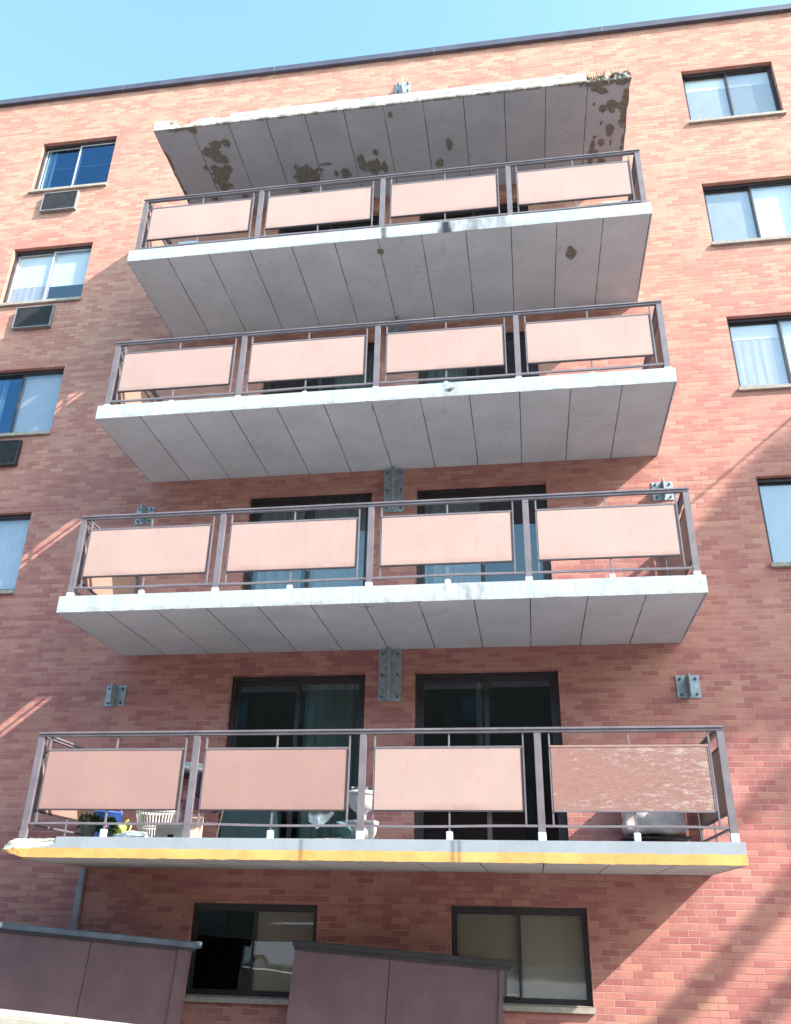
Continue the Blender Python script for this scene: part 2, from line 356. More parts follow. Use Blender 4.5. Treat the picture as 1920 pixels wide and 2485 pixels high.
# ---------------------------------------------------------------- building
B = tag(empty('apartment_building', (0, 0, GZ)), 'tall orange red brick apartment block with stacked concrete balconies and dark roof edge', 'building')
B.location = (0, 0, 0)
W = 7.298; D = 1.79; T = 0.20
floors = [0, FH, 2*FH, 3*FH, 4*FH]           # slab tops
X0, X1, ZT = -14.0, 24.0, 13.80
openings = []
LW = (-3.31, -1.81); RW = (8.515, 10.0)
for i, zf in enumerate(floors):
    if i >= 1:
        openings.append((LW[0], LW[1], zf+0.80, zf+2.05, 'win', 'L', i))
        openings.append((RW[0], RW[1], zf+0.80, zf+2.05, 'win', 'R', i))
    openings.append((1.55, 3.35, zf+0.03, zf+2.14, 'door', 'L', i))
    openings.append((3.98, 5.775, zf+0.03, zf+2.14, 'door', 'R', i))
openings.append((1.374, 2.885, -1.52, -0.57, 'win', 'BL', -1))
openings.append((4.418, 5.921, -1.50, -0.55, 'win', 'BR', -1))
xs = sorted({X0, X1, *[o[0] for o in openings], *[o[1] for o in openings]})
zs = sorted({GZ-0.3, ZT, *[o[2] for o in openings], *[o[3] for o in openings]})
wl = MB()
def inside(x, z): return any(o[0] < x < o[1] and o[2] < z < o[3] for o in openings)
for xa, xb in zip(xs, xs[1:]):
    for za, zb in zip(zs, zs[1:]):
        if not inside((xa+xb)/2, (za+zb)/2):
            wl.quad((xa, 0, za), (xb, 0, za), (xb, 0, zb), (xa, 0, zb))
RD = 0.22
for x0, x1, z0, z1, *_ in openings:
    wl.quad((x0, 0, z0), (x0, 0, z1), (x0, RD, z1), (x0, RD, z0))
    wl.quad((x1, 0, z0), (x1, RD, z0), (x1, RD, z1), (x1, 0, z1))
    wl.quad((x0, 0, z1), (x1, 0, z1), (x1, RD, z1), (x0, RD, z1))
    wl.quad((x0, 0, z0), (x0, RD, z0), (x1, RD, z0), (x1, 0, z0))
zb = GZ-0.3
wl.quad((X0, 0, zb), (X0, 0, ZT), (X0, 14, ZT), (X0, 14, zb)); wl.quad((X1, 0, zb), (X1, 14, zb), (X1, 14, ZT), (X1, 0, ZT))
wl.quad((X0, 14, zb), (X0, 14, ZT), (X1, 14, ZT), (X1, 14, zb))
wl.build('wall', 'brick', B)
MB().box(X0+0.01, X1-0.01, 0.01, 13.99, ZT-0.25, ZT-0.004).build('roof', 'roof', B)
cp = MB()
x = X0-0.06
while x < X1:
    e = min(x+3.05, X1+0.06)
    cp.box(x, e-0.012, -0.075, 0.35, 13.80, 13.925); x += 3.05
cop = cp.build('coping', 'coping', B)
x = X0-0.06+3.05
while x < X1-0.5: MB().box(x-0.016, x+0.004, -0.078, 0.353, 13.798, 13.9275).build('coping_joint', 'screencap', cop); x += 3.05

def wavy(x0, x1, z0, z1, y, amp=0.02, waves=9, nx=70, gather=0.0):
    mb = MB(); ph = random.random()*6
    if amp == 0: nx = 1
    for i in range(nx+1):
        t = i/nx; xx = x0+(x1-x0)*t
        yy = y+amp*math.sin(t*waves*2*math.pi+ph)+amp*0.4*math.sin(t*waves*4.3+1)
        mb.v += [(xx+gather*(0.5-t)*0.0, yy, z1), (xx, yy+amp*0.5*math.sin(i), z0)]
    for i in range(nx): mb.f.append((2*i, 2*i+1, 2*i+3, 2*i+2))
    return mb

def make_window(x0, x1, z0, z1, style):
    y = 0.095; fw = 0.035
    w_ = empty('window', ((x0+x1)/2, 0, z0), parent=B)
    off = ((x0+x1)/2, 0, z0)
    def b(mb, name, mat, **k): return mb.build(name, mat, w_, offset=off, **k)
    dk = style.get('frame', 'alum')
    fr = MB().box(x0, x0+fw, y-0.02, y+0.06, z0+0.001, z1).box(x1-fw, x1, y-0.02, y+0.06, z0+0.001, z1).box(x0+fw, x1-fw, y-0.02, y+0.06, z1-fw-0.02, z1).box(x0+fw, x1-fw, y-0.02, y+0.06, z0+0.001, z0+fw)
    b(fr, 'frame', dk)
    xm = x0+(x1-x0)*0.5
    mm = style.get('mull', 'alum')
    # sashes: the outer one stands proud of the inner one
    a0, a1 = (x0+fw, xm+0.02), (xm-0.02, x1-fw)
    outer = style.get('outer', 1)
    for k, (s0, s1) in enumerate((a0, a1)):
        yo = y if k == outer else y+0.03
        s = 0.026; zz0, zz1 = z0+fw, z1-fw-0.02
        sm = MB().box(s0, s0+s, yo, yo+0.022, zz0, zz1).box(s1-s, s1, yo, yo+0.022, zz0, zz1).box(s0+s, s1-s, yo, yo+0.022, zz1-s, zz1).box(s0+s, s1-s, yo, yo+0.022, zz0, zz0+s)
        b(sm, 'sash', mm)
        pm = MB().box(s0+s-0.003, s1-s+0.003, yo+0.008, yo+0.014, zz0+s-0.003, zz1-s+0.003)
        b(pm, 'pane', style['glass'][k])
    # blinds
    for bx0, bx1, drop, mat, amp, *tp in style.get('blinds', []):
        xa, xb = x0+0.02+(x1-x0-0.04)*bx0, x0+0.02+(x1-x0-0.04)*bx1
        zt = z1-0.02-((z1-z0)*tp[0] if tp else 0); zl = z1-(z1-z0)*drop
        b(wavy(xa, xb, zl, zt, y+0.064, amp, max(2, int((xb-xa)*9))), 'blind', mat)
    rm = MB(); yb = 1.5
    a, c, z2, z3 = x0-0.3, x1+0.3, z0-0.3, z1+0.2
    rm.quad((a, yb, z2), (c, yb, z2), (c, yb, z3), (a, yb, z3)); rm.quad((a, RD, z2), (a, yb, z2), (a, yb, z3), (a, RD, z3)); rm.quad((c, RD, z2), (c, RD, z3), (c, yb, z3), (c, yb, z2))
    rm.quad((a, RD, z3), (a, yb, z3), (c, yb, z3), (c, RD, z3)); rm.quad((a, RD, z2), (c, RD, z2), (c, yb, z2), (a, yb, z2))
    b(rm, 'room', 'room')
    sl = MB().box(x0-0.02, x1+0.02, -0.05, 0.0, z0-0.055, z0-0.004).box(x0+0.002, x1-0.002, 0.0, y+0.05, z0-0.05, z0+0.006)
    b(sl, 'sill', 'sill')
    if style.get('low_sill'): pass
    return w_

G, GB, GS = 'glass', 'glass_blue', 'glass_sky'
WSTY = {
 ('L', 4): dict(glass=(GB, GB), mull='sash', blinds=[(0.0, 0.15, 1.0, 'curtain', 0.02), (0.10, 1.0, 0.44, 'curtain', 0.0, 0.415)]),
 ('L', 3): dict(glass=(G, G), mull='sash', blinds=[(0.0, 0.5, 0.62, 'blind', 0.0), (0.0, 0.5, 1.0, 'blind_grey', 0.0025, 0.6), (0.5, 1.0, 0.64, 'blind', 0.0)]),
 ('L', 2): dict(glass=(GB, G), blinds=[(0.5, 1.0, 1.0, 'blind_shade', 0.0), (0.0, 0.3, 1.0, 'curtain', 0.02)]),
 ('L', 1): dict(glass=(G, G), blinds=[(0.0, 1.0, 1.0, 'blind_grey', 0.004)]),
 ('R', 4): dict(glass=(G, G), blinds=[(0.0, 0.5, 0.28, 'blind', 0.0), (0.0, 0.5, 1.0, 'blind_shade', 0.0, 0.27), (0.5, 1.0, 0.28, 'blind_shade', 0.0), (0.5, 1.0, 1.0, 'blind_dim', 0.0, 0.27)]),
 ('R', 3): dict(glass=(G, G), blinds=[(0.0, 0.5, 1.0, 'blind_shade', 0.0), (0.5, 1.0, 1.0, 'blind', 0.0)]),
 ('R', 2): dict(glass=(G, G), blinds=[(0.0, 0.5, 0.26, 'blind', 0.0), (0.0, 0.5, 1.0, 'blind_grey', 0.0025, 0.25), (0.5, 1.0, 1.0, 'blind', 0.0)]),
 ('R', 1): dict(glass=(G, G), blinds=[(0.0, 1.0, 1.0, 'blind_shade', 0.0)]),
 ('BL', -1): dict(glass=('glass_door', G), blinds=[(0.5, 1.0, 1.0, 'blind_warm', 0.0)]),
 ('BR', -1): dict(glass=(G, G), blinds=[(0.0, 0.5, 1.0, 'blind_warm', 0.0), (0.5, 1.0, 1.0, 'blind_warm', 0.0)]),
}
M['blind_dim'] = simple('roller_blind_dim', (0.20, 0.21, 0.24), 0.9, 0, 0.15, 2, 0.0)
DSTY = {
 ('L', 0): [(0.52, 1.0, 1.0, 'curtain', 0.03)], ('R', 0): [(0.42, 0.46, 0.5, 'curtain', 0.01)],
 ('L', 1): [(0.05, 0.42, 1.0, 'curtain_white', 0.03), (0.5, 0.98, 1.0, 'curtain_white', 0.012)], ('R', 1): [(0.05, 0.5, 1.0, 'curtain_white', 0.015)],
 ('L', 2): [(0.6, 1.0, 1.0, 'curtain', 0.03)], ('R', 2): [(0.0, 0.4, 1.0, 'curtain', 0.02)],
 ('L', 3): [(0.0, 0.3, 1.0, 'curtain', 0.03)], ('R', 3): [(0.5, 1.0, 1.0, 'curtain', 0.03)],
 ('L', 4): [(0.0, 0.3, 1.0, 'curtain', 0.03)], ('R', 4): [(0.5, 1.0, 1.0, 'curtain', 0.03)],
}
def make_door(x0, x1, z0, z1, drapes):
    d_ = empty('sliding_door', ((x0+x1)/2, 0, z0), parent=B); off = ((x0+x1)/2, 0, z0)
    def b(mb, name, mat, **k): return mb.build(name, mat, d_, offset=off, **k)
    y = 0.11; fw = 0.05
    b(MB().box(x0, x0+fw, y, y+0.09, z0+0.001, z1).box(x1-fw, x1, y, y+0.09, z0+0.001, z1).box(x0+fw, x1-fw, y, y+0.09, z1-0.05, z1).box(x0+fw, x1-fw, y, y+0.09, z0+0.001, z0+0.04), 'frame', 'alum')
    xm = (x0+x1)/2
    for k, (s0, s1) in enumerate(((x0+fw, xm+0.03), (xm-0.03, x1-fw))):
        yo = y+0.012+0.035*(1-k); s = 0.055; a, c = z0+0.04, z1-0.05
        b(MB().box(s0, s0+s, yo, yo+0.03, a, c).box(s1-s, s1, yo, yo+0.03, a, c).box(s0+s, s1-s, yo, yo+0.03, c-s, c).box(s0+s, s1-s, yo, yo+0.03, a, a+0.08), 'sash', 'alum')
        b(MB().box(s0+s-0.004, s1-s+0.004, yo+0.011, yo+0.017, a+0.076, c-s+0.004), 'pane', 'glass_door')
    b(MB().box(xm+0.0, xm+0.018, y-0.01, y+0.012, z0+0.95, z0+1.2), 'handle', 'sash')
    for (bx0, bx1, drop, mat, amp) in drapes:
        b(wavy(x0+(x1-x0)*bx0, x0+(x1-x0)*bx1, z1-(z1-z0)*drop+0.03, z1-0.03, y+0.22, amp, max(1, int((bx1-bx0)*(x1-x0)*7))), 'curtain', mat)
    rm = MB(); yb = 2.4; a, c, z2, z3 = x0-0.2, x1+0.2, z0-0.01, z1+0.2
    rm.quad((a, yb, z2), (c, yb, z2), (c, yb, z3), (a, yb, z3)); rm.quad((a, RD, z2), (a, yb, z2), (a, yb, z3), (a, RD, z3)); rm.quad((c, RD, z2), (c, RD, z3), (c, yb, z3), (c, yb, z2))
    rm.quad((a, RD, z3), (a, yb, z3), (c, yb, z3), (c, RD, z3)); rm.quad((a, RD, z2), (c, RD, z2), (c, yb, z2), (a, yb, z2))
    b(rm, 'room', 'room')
for o in openings:
    if o[4] == 'win': make_window(*o[:4], WSTY[(o[5], o[6])])
    else: make_door(*o[:4], DSTY[(o[5], o[6])])

M['casing'] = simple('casing_metal', (0.26, 0.245, 0.25), 0.45, 0.2, 0.2, 8, 0.05, 0.4)
# through-wall air conditioners under the left windows
for i, (xa, xb) in {4: (-2.965, -2.285), 3: (-2.90, -2.215), 2: (-2.92, -2.23), 1: (-2.92, -2.23)}.items():
    za, zb_ = floors[i]+0.21, floors[i]+0.645
    a_ = empty('air_conditioner', ((xa+xb)/2, 0, za), parent=B); off = ((xa+xb)/2, 0, za)
    t = 0.016; yy = -0.075
    MB().box(xa, xa+t, yy, 0.02, za, zb_).box(xb-t, xb, yy, 0.02, za, zb_).box(xa+t, xb-t, yy, 0.02, zb_-t, zb_).box(xa+t, xb-t, yy, 0.02, za, za+t).build('casing', 'casing' if i != 2 else 'alum', a_, offset=off)
    gm = MB().box(xa+t, xb-t, -0.05, 0.015, za+t, zb_-t)
    n = 26
    for k in range(n):
        xx = xa+t+(xb-xa-2*t)*(k+0.5)/n; gm.box(xx-0.006, xx+0.006, -0.067, -0.0505, za+t, zb_-t)
    gm.build('grille', 'grille', a_, offset=off)

# conduit on the wall below the lowest balcony
MB().box(-0.085, 0.0, -0.05, -0.002, GZ, -0.225).build('conduit', 'pipe', B, bevel=0.008)

# ---------------------------------------------------------------- balcony slabs
def fbm(p, s, o=4):
    return mnoise.fractal(Vector(p)*s, 1.0, 2.0, o)
SP0 = [(0.73, -1.27, 0.083, 0.082), (0.88, -1.39, 0.082, 0.064), (1.06, -1.41, 0.049, 0.08), (0.86, -1.15, 0.11, 0.116), (0.92, -0.9, 0.07, 0.076), (0.76, -0.78, 0.113, 0.193), (0.77, -0.56, 0.086, 0.09), (0.42, -1.76, 0.186, 0.031), (0.62, -1.75, 0.053, 0.077), (2.19, -0.59, 0.183, 0.178), (2.07, -0.31, 0.1, 0.073), (2.68, -0.61, 0.025, 0.059), (2.84, -0.56, 0.07, 0.099), (3.14, -0.76, 0.055, 0.155), (3.3, -0.65, 0.124, 0.122), (3.49, -0.62, 0.042, 0.104), (3.39, -0.93, 0.04, 0.05), (1.04, -0.31, 0.044, 0.045), (0.5, -0.36, 0.052, 0.066), (0.02, -1.16, 0.035, 0.169), (0.02, -0.6, 0.03, 0.25), (0.57, -0.98, 0.028, 0.034), (2.54, -0.8, 0.083, 0.02),
 (6.92, -1.3, 0.045, 0.069), (7.04, -1.34, 0.076, 0.076), (7.06, -1.23, 0.038, 0.031), (7.24, -1.24, 0.06, 0.201), (7.27, -1.45, 0.05, 0.12), (6.91, -1.04, 0.016, 0.032), (7.05, -0.88, 0.046, 0.097), (6.82, -0.78, 0.019, 0.024), (6.93, -0.66, 0.037, 0.058), (6.8, -0.61, 0.029, 0.076), (7.08, -0.64, 0.011, 0.05), (6.82, -0.48, 0.067, 0.052), (6.96, -0.29, 0.054, 0.052), (6.78, -0.32, 0.034, 0.053), (6.8, -1.65, 0.06, 0.05), (6.89, -1.60, 0.06, 0.05), (6.92, -1.75, 0.28, 0.055), (7.15, -1.74, 0.12, 0.06), (6.78, -1.39, 0.013, 0.018), (7.26, -0.69, 0.016, 0.066), (7.26, -0.5, 0.02, 0.051), (4.57, -0.93, 0.037, 0.1), (4.38, -0.59, 0.056, 0.071), (3.72, -1.60, 0.03, 0.05)]
SP1 = [(6.28, -1.15, 0.058, 0.119), (3.64, -1.52, 0.04, 0.05)]
CROSS = {2: (3.63, -1.62), 1: (3.64, -1.63)}
def make_slab(i):
    zt = floors[i]; old = i == 4; low = i == 0
    dx = 0.012
    nx = int(W/dx); X = np.linspace(0, W, nx+1)
    prof = []                                   # (section, y, z) along the profile, back-bottom -> front -> back-top
    nb = 140 if i >= 3 else 60
    for k in range(nb): prof.append((0, 0.05+(-D-0.05)*k/nb, -T))
    for k in range(17): prof.append((1, -D, -T+T*k/17))
    for k in range(17): prof.append((2, -D+0.30*k/16, 0.0))
    prof.append((2, 0.05, 0.0))
    P = len(prof); V = np.zeros((nx+1, P, 3)); WR = np.zeros((nx+1, P, 3))
    for a, xx in enumerate(X):
        edge_n = 0.004*fbm((xx, i*3.1, 0), 3.0)
        # chips along the edges
        ch = fbm((xx, 7.7+i, 2.0), 6.0, 5)
        for b_, (sec, yy, zz) in enumerate(prof):
            x_, y_, z_ = xx, yy, zz
            s0 = s1 = s2 = 0.0
            if sec == 0:
                lst = SP0 if old else (SP1 if i == 3 else [])
                for (cx, cy, rx, ry) in lst:
                    if abs(xx-cx) < rx*1.9 and abs(yy-cy) < ry*1.9:
                        d = math.hypot((xx-cx)/rx, (yy-cy)/ry)/1.12+0.52*fbm((xx, yy, 1.0), 8.0, 6)
                        s0 = max(s0, min(1, max(0, (1.12-d)*9)), 0.18*min(1, max(0, (1.6-d)*1.6)))
                if i in CROSS:
                    cx, cy = CROSS[i]
                    if (abs(xx-cx) < 0.085 and abs(yy-cy) < 0.011) or (abs(xx-cx) < 0.010 and abs(yy-cy) < 0.05): s0 = 0.75
                z_ += 0.018*s0
            # rough bottom front arris
            if old:
                if sec == 0 and yy < -D+0.05:
                    k = (-yy-(D-0.05))/0.05; ch = ch+(0.12 if xx > 3.4 else 0); z_ += 0.010*k*max(0, ch+0.2); s0 = max(s0, min(1, k*max(0, ch*3+0.5)))
                if sec == 1 and zz < -T+0.03: s0 = max(s0, min(1, max(0, ch*3+0.2)))
                # broken fronts : missing upper edge
                def cut(zc, y_in):      # everything above zc is pushed down and back
                    nonlocal x_, y_, z_, s0, s2
                    if z_ > zc:
                        ov = min(1.0, (z_-zc)/0.03+0.25)
                        z_ = zc+0.3*max(0, z_-zc)*0.3
                        if sec >= 1 and yy <= -D+0.28: y_ = yy+y_in*ov*(1.0-min(1, (yy+D)/0.30))
                        z_ += 0.022*fbm((xx, yy, 3.3), 14, 5)
                        return True
                    return False
                if 0.22 < xx < 1.24 and (sec == 1 or (sec == 2 and yy < -D+0.29)):
                    zc = -0.085+0.035*fbm((xx, 1.3, 0), 5)+(0.05 if 0.72 < xx < 0.98 else 0)
                    if 0.34 < xx < 0.62: zc -= 0.06*(1-abs(xx-0.48)/0.14)
                    if cut(zc, 0.10):
                        if 0.40 < xx < 0.66: s0 = min(1, max(s0, 0.6+fbm((xx, yy, zz), 18)*1.5))
                        else: s2 = 0.9
                if xx > 6.66 and (sec == 1 or (sec == 2 and yy < -D+0.29)):
                    zc = -0.115+0.05*fbm((xx, 4.3, 0), 9, 5)-0.04*min(1, (xx-6.66)/0.25)+(0.09 if xx > 7.05 else 0)
                    if cut(zc, 0.16): s0 = max(0.0, min(1, 0.75+fbm((xx, yy, 5), 12)*2.2)); s2 = 0.6*(1-s0)
                    elif sec == 1: s0 = min(1, max(s0, 0.9+fbm((xx, 2, zz), 12)*1.2)); y_ += 0.03*fbm((xx, zz, 2), 16, 4)+0.02
                if sec == 1 and 1.25 < xx < 6.66:
                    s0 = max(s0, min(0.5, max(0, fbm((xx, zz*3, 8), 5, 5)*2.2-0.55)))
                    y_ += 0.004*fbm((xx, zz, 8), 9, 4)
                # right / left end faces : chipped
                if xx > W-0.06:
                    x_ -= 0.03*max(0, fbm((yy, 1, zz), 4)+0.35)*(xx-(W-0.06))/0.06
                if xx > W-0.10 and sec == 0 and -1.6 < yy < -0.9: s0 = max(s0, 0.8)
            if low:
                # broken left front corner
                e = max(0.0, 1-(xx/0.50)); e2 = max(0.0, 1-xx/0.16)
                if sec >= 1 and yy < -D+0.29 and xx < 0.50:
                    top = -0.015-0.012*e+0.012*fbm((xx, yy, 1), 16, 4)
                    if xx < 0.03: top -= 0.05
                    z_ = min(z_, top) if (sec == 2 or zz > -0.09) else z_
                    lim = -0.060-0.06*(1-xx/0.50)**0.6+0.02*fbm((xx, 2, 2), 12)
                    if zz > lim: s2 = 1.0; y_ += 0.022*(1+0.6*fbm((xx, yy, zz), 7, 3))
                    if 0.33 < xx < 0.47 and (sec == 2 and yy < -D+0.12): s0 = 1; s2 = 0; z_ -= 0.03
                if xx < 0.16 and yy < -D+0.35:
                    y_ += 0.05*e2**2+0.008*fbm((xx, yy, zz), 12); 
                    if zz < -T+0.08: z_ += 0.06*e2*(1-(zz+T)/0.08)
                x_ -= 0.10*max(0, 1-xx/0.25)*(1 if (sec == 1 and -0.19 < zz < -0.04) else 0.45)
                if sec == 1 and zz < -T+0.02: z_ += 0.006*fbm((xx, 3, 3), 8, 4)
            elif not old and sec == 1:
                y_ += 0.0025*fbm((xx, zz, i), 7, 4)
            if not old and not low and (zz < -T+0.01) and sec == 1: z_ += 0.004*max(0, ch); s0 = max(s0, 0.5*max(0, ch*2-0.6))
            if i == 3 and sec == 1:
                for cx, r, st in ((4.585, 0.10, 1.0), (4.96, 0.17, 0.55), (5.30, 0.14, 0.4), (3.72, 0.05, 0.8), (5.9, 0.3, 0.15)):
                    d = abs(xx-cx)/r
                    if d < 1.3: s1 = max(s1, st*min(1, max(0, 1.25-d+0.7*fbm((xx, zz*0.4, 4), 10, 4))))
            if i == 2 and sec == 1:
                d = math.hypot((xx-4.63)/0.04, (zz+0.10)/0.035)
                s1 = max(s1, min(1, max(0, 1.5-d+fbm((xx, zz, 1), 12))))
                d = abs(xx-4.62)/0.16
                if d < 1: s1 = max(s1, 0.5*(1-d)*max(0, 0.6+fbm((xx, zz*0.3, 1), 12)))
            if i == 1 and sec == 1:
                d = abs(xx-4.75)/0.4
                if d < 1: s1 = max(s1, 0.5*(1-d)*max(0, 0.2+1.5*fbm((xx, zz*0.3, 1), 12)))
            if low and sec == 1:
                for cx in (4.60, 4.66, 3.1):
                    d = abs(xx-cx)/0.035
                    if d < 1: s1 = max(s1, 0.55*(1-d))
            if i < 4: z_ += edge_n*0.5 if sec < 2 else 0
            V[a, b_] = (x_, y_, z_+zt); WR[a, b_] = (s0, s1, s2)
    verts = V.reshape(-1, 3); f = []
    idx = np.arange((nx+1)*P).reshape(nx+1, P)
    q = np.stack([idx[:-1, :-1], idx[1:, :-1], idx[1:, 1:], idx[:-1, 1:]], -1).reshape(-1, 4)
    f = q.tolist()
    f.append(tuple(idx[0, ::-1].tolist()[::-1])[::1]); f.append(tuple(idx[-1, ::-1].tolist()))
    me = bpy.data.meshes.new('balcony_slab')
    verts = verts-np.array([0, 0, zt])
    me.from_pydata(verts.tolist(), [], f); me.update()
    at = me.attributes.new('wear', 'FLOAT_VECTOR', 'POINT'); at.data.foreach_set('vector', WR.reshape(-1).astype(np.float32))
    me.materials.append(M['slab_old' if old else 'slab_low' if low else 'slab'])
    o = bpy.data.objects.new('balcony_slab', me); COL.objects.link(o); o.parent = B; o.location = (0, 0, zt)
    return o
slabs = [make_slab(i) for i in range(5)]
slabs[4]['label'] = 'crumbling concrete balcony slab with no railing and dark spalled patches'
slabs[0]['label'] = 'lowest balcony slab with grey paint, yellow lower edge and broken left corner'

# rubble, rebar and weeds on the broken top slab
rb = MB()
def rock(mb, c, r):
    bm = bmesh.new(); bmesh.ops.create_icosphere(bm, subdivisions=2, radius=1.0)
    n0 = len(mb.v); s = random.random()*50
    for v in bm.verts:
        k = 1+0.45*mnoise.noise(v.co*1.3+Vector((s, s, s)))
        mb.v.append((c[0]+v.co.x*r[0]*k, c[1]+v.co.y*r[1]*k, c[2]+v.co.z*r[2]*k))
    for fc in bm.faces: mb.f.append(tuple(n0+v.index for v in fc.verts))
    bm.free()
M['rubble'] = simple('rubble', (0.10, 0.08, 0.065), 0.95, 0, 0.5, 18, 0.6); M['rubble_pale'] = simple('rubble_pale', (0.42, 0.38, 0.33), 0.95, 0, 0.4, 18, 0.6)
rock(rb, (7.10, -1.72, 4*FH-0.085), (0.10, 0.07, 0.075)); rock(rb, (7.22, -1.70, 4*FH-0.03), (0.05, 0.05, 0.06))
for k in range(16): rock(rb, (random.uniform(6.7, 7.25), random.uniform(-1.75, -1.6), 4*FH-0.12+random.uniform(-0.01, 0.03)), (random.uniform(.01, .035),)*3)
rb.build('rubble', 'rubble', B)
rb = MB()
for k in range(12): rock(rb, (random.uniform(0.66, 1.2), random.uniform(-1.76, -1.6), 4*FH-0.07+random.uniform(-0.01, 0.03)), (random.uniform(.01, .04),)*3)
rock(rb, (0.28, -1.72, 4*FH-0.03), (0.07, 0.05, 0.03)); rock(rb, (0.84, -1.72, 4*FH-0.045), (0.09, 0.05, 0.045)); rock(rb, (6.95, -1.70, 4*FH-0.08), (0.04, 0.03, 0.04))
rb.build('rubble', 'rubble_pale', B)
M['rust'] = simple('rusty_rebar', (0.20, 0.10, 0.07), 0.9, 0.2, 0.4, 30)
rs = MB()
for xx, h, lean in ((1.02, 0.10, 0.02), (6.93, 0.13, 0.0), (6.84, 0.07, 0.02), (7.04, 0.12, -0.01), (0.50, 0.07, 0.03), (7.27, 0.12, 0.0)):
    rs.tube([(xx, -1.73, 4*FH-0.14), (xx+lean, -1.735, 4*FH-0.14+0.06+h*0.5), (xx+lean*2, -1.74, 4*FH-0.06+h)], 0.006, 6)
rs.build('rebar', 'rust', B)
M['weed'] = simple('dry_weeds', (0.055, 0.048, 0.032), 0.9, 0, 0.5, 25)
wd = MB()
for k in range(170):
    xx = random.choice([random.gauss(6.70, .03), random.gauss(6.86, 0.035), random.gauss(6.86, 0.03), random.uniform(6.66, 7.2)]); h = random.uniform(0.03, 0.10)*(1.3 if abs(xx-6.86) < 0.03 else 1)
    p = Vector((xx, random.uniform(-1.77, -1.62), 4*FH-0.15)); d = Vector((random.uniform(-.05, .05), random.uniform(-.05, .03), 0))
    s_ = random.uniform(.004, .012)
    wd.quad(p-Vector((s_, 0, 0)), p+Vector((s_, 0, 0)), p+d*0.6+Vector((s_*1.2, .004, h*0.7)), p+d+Vector((0, 0, h)), p+d*0.6+Vector((-s_*1.2, -.004, h*0.7)))
wd.build('weeds', 'weed', B)

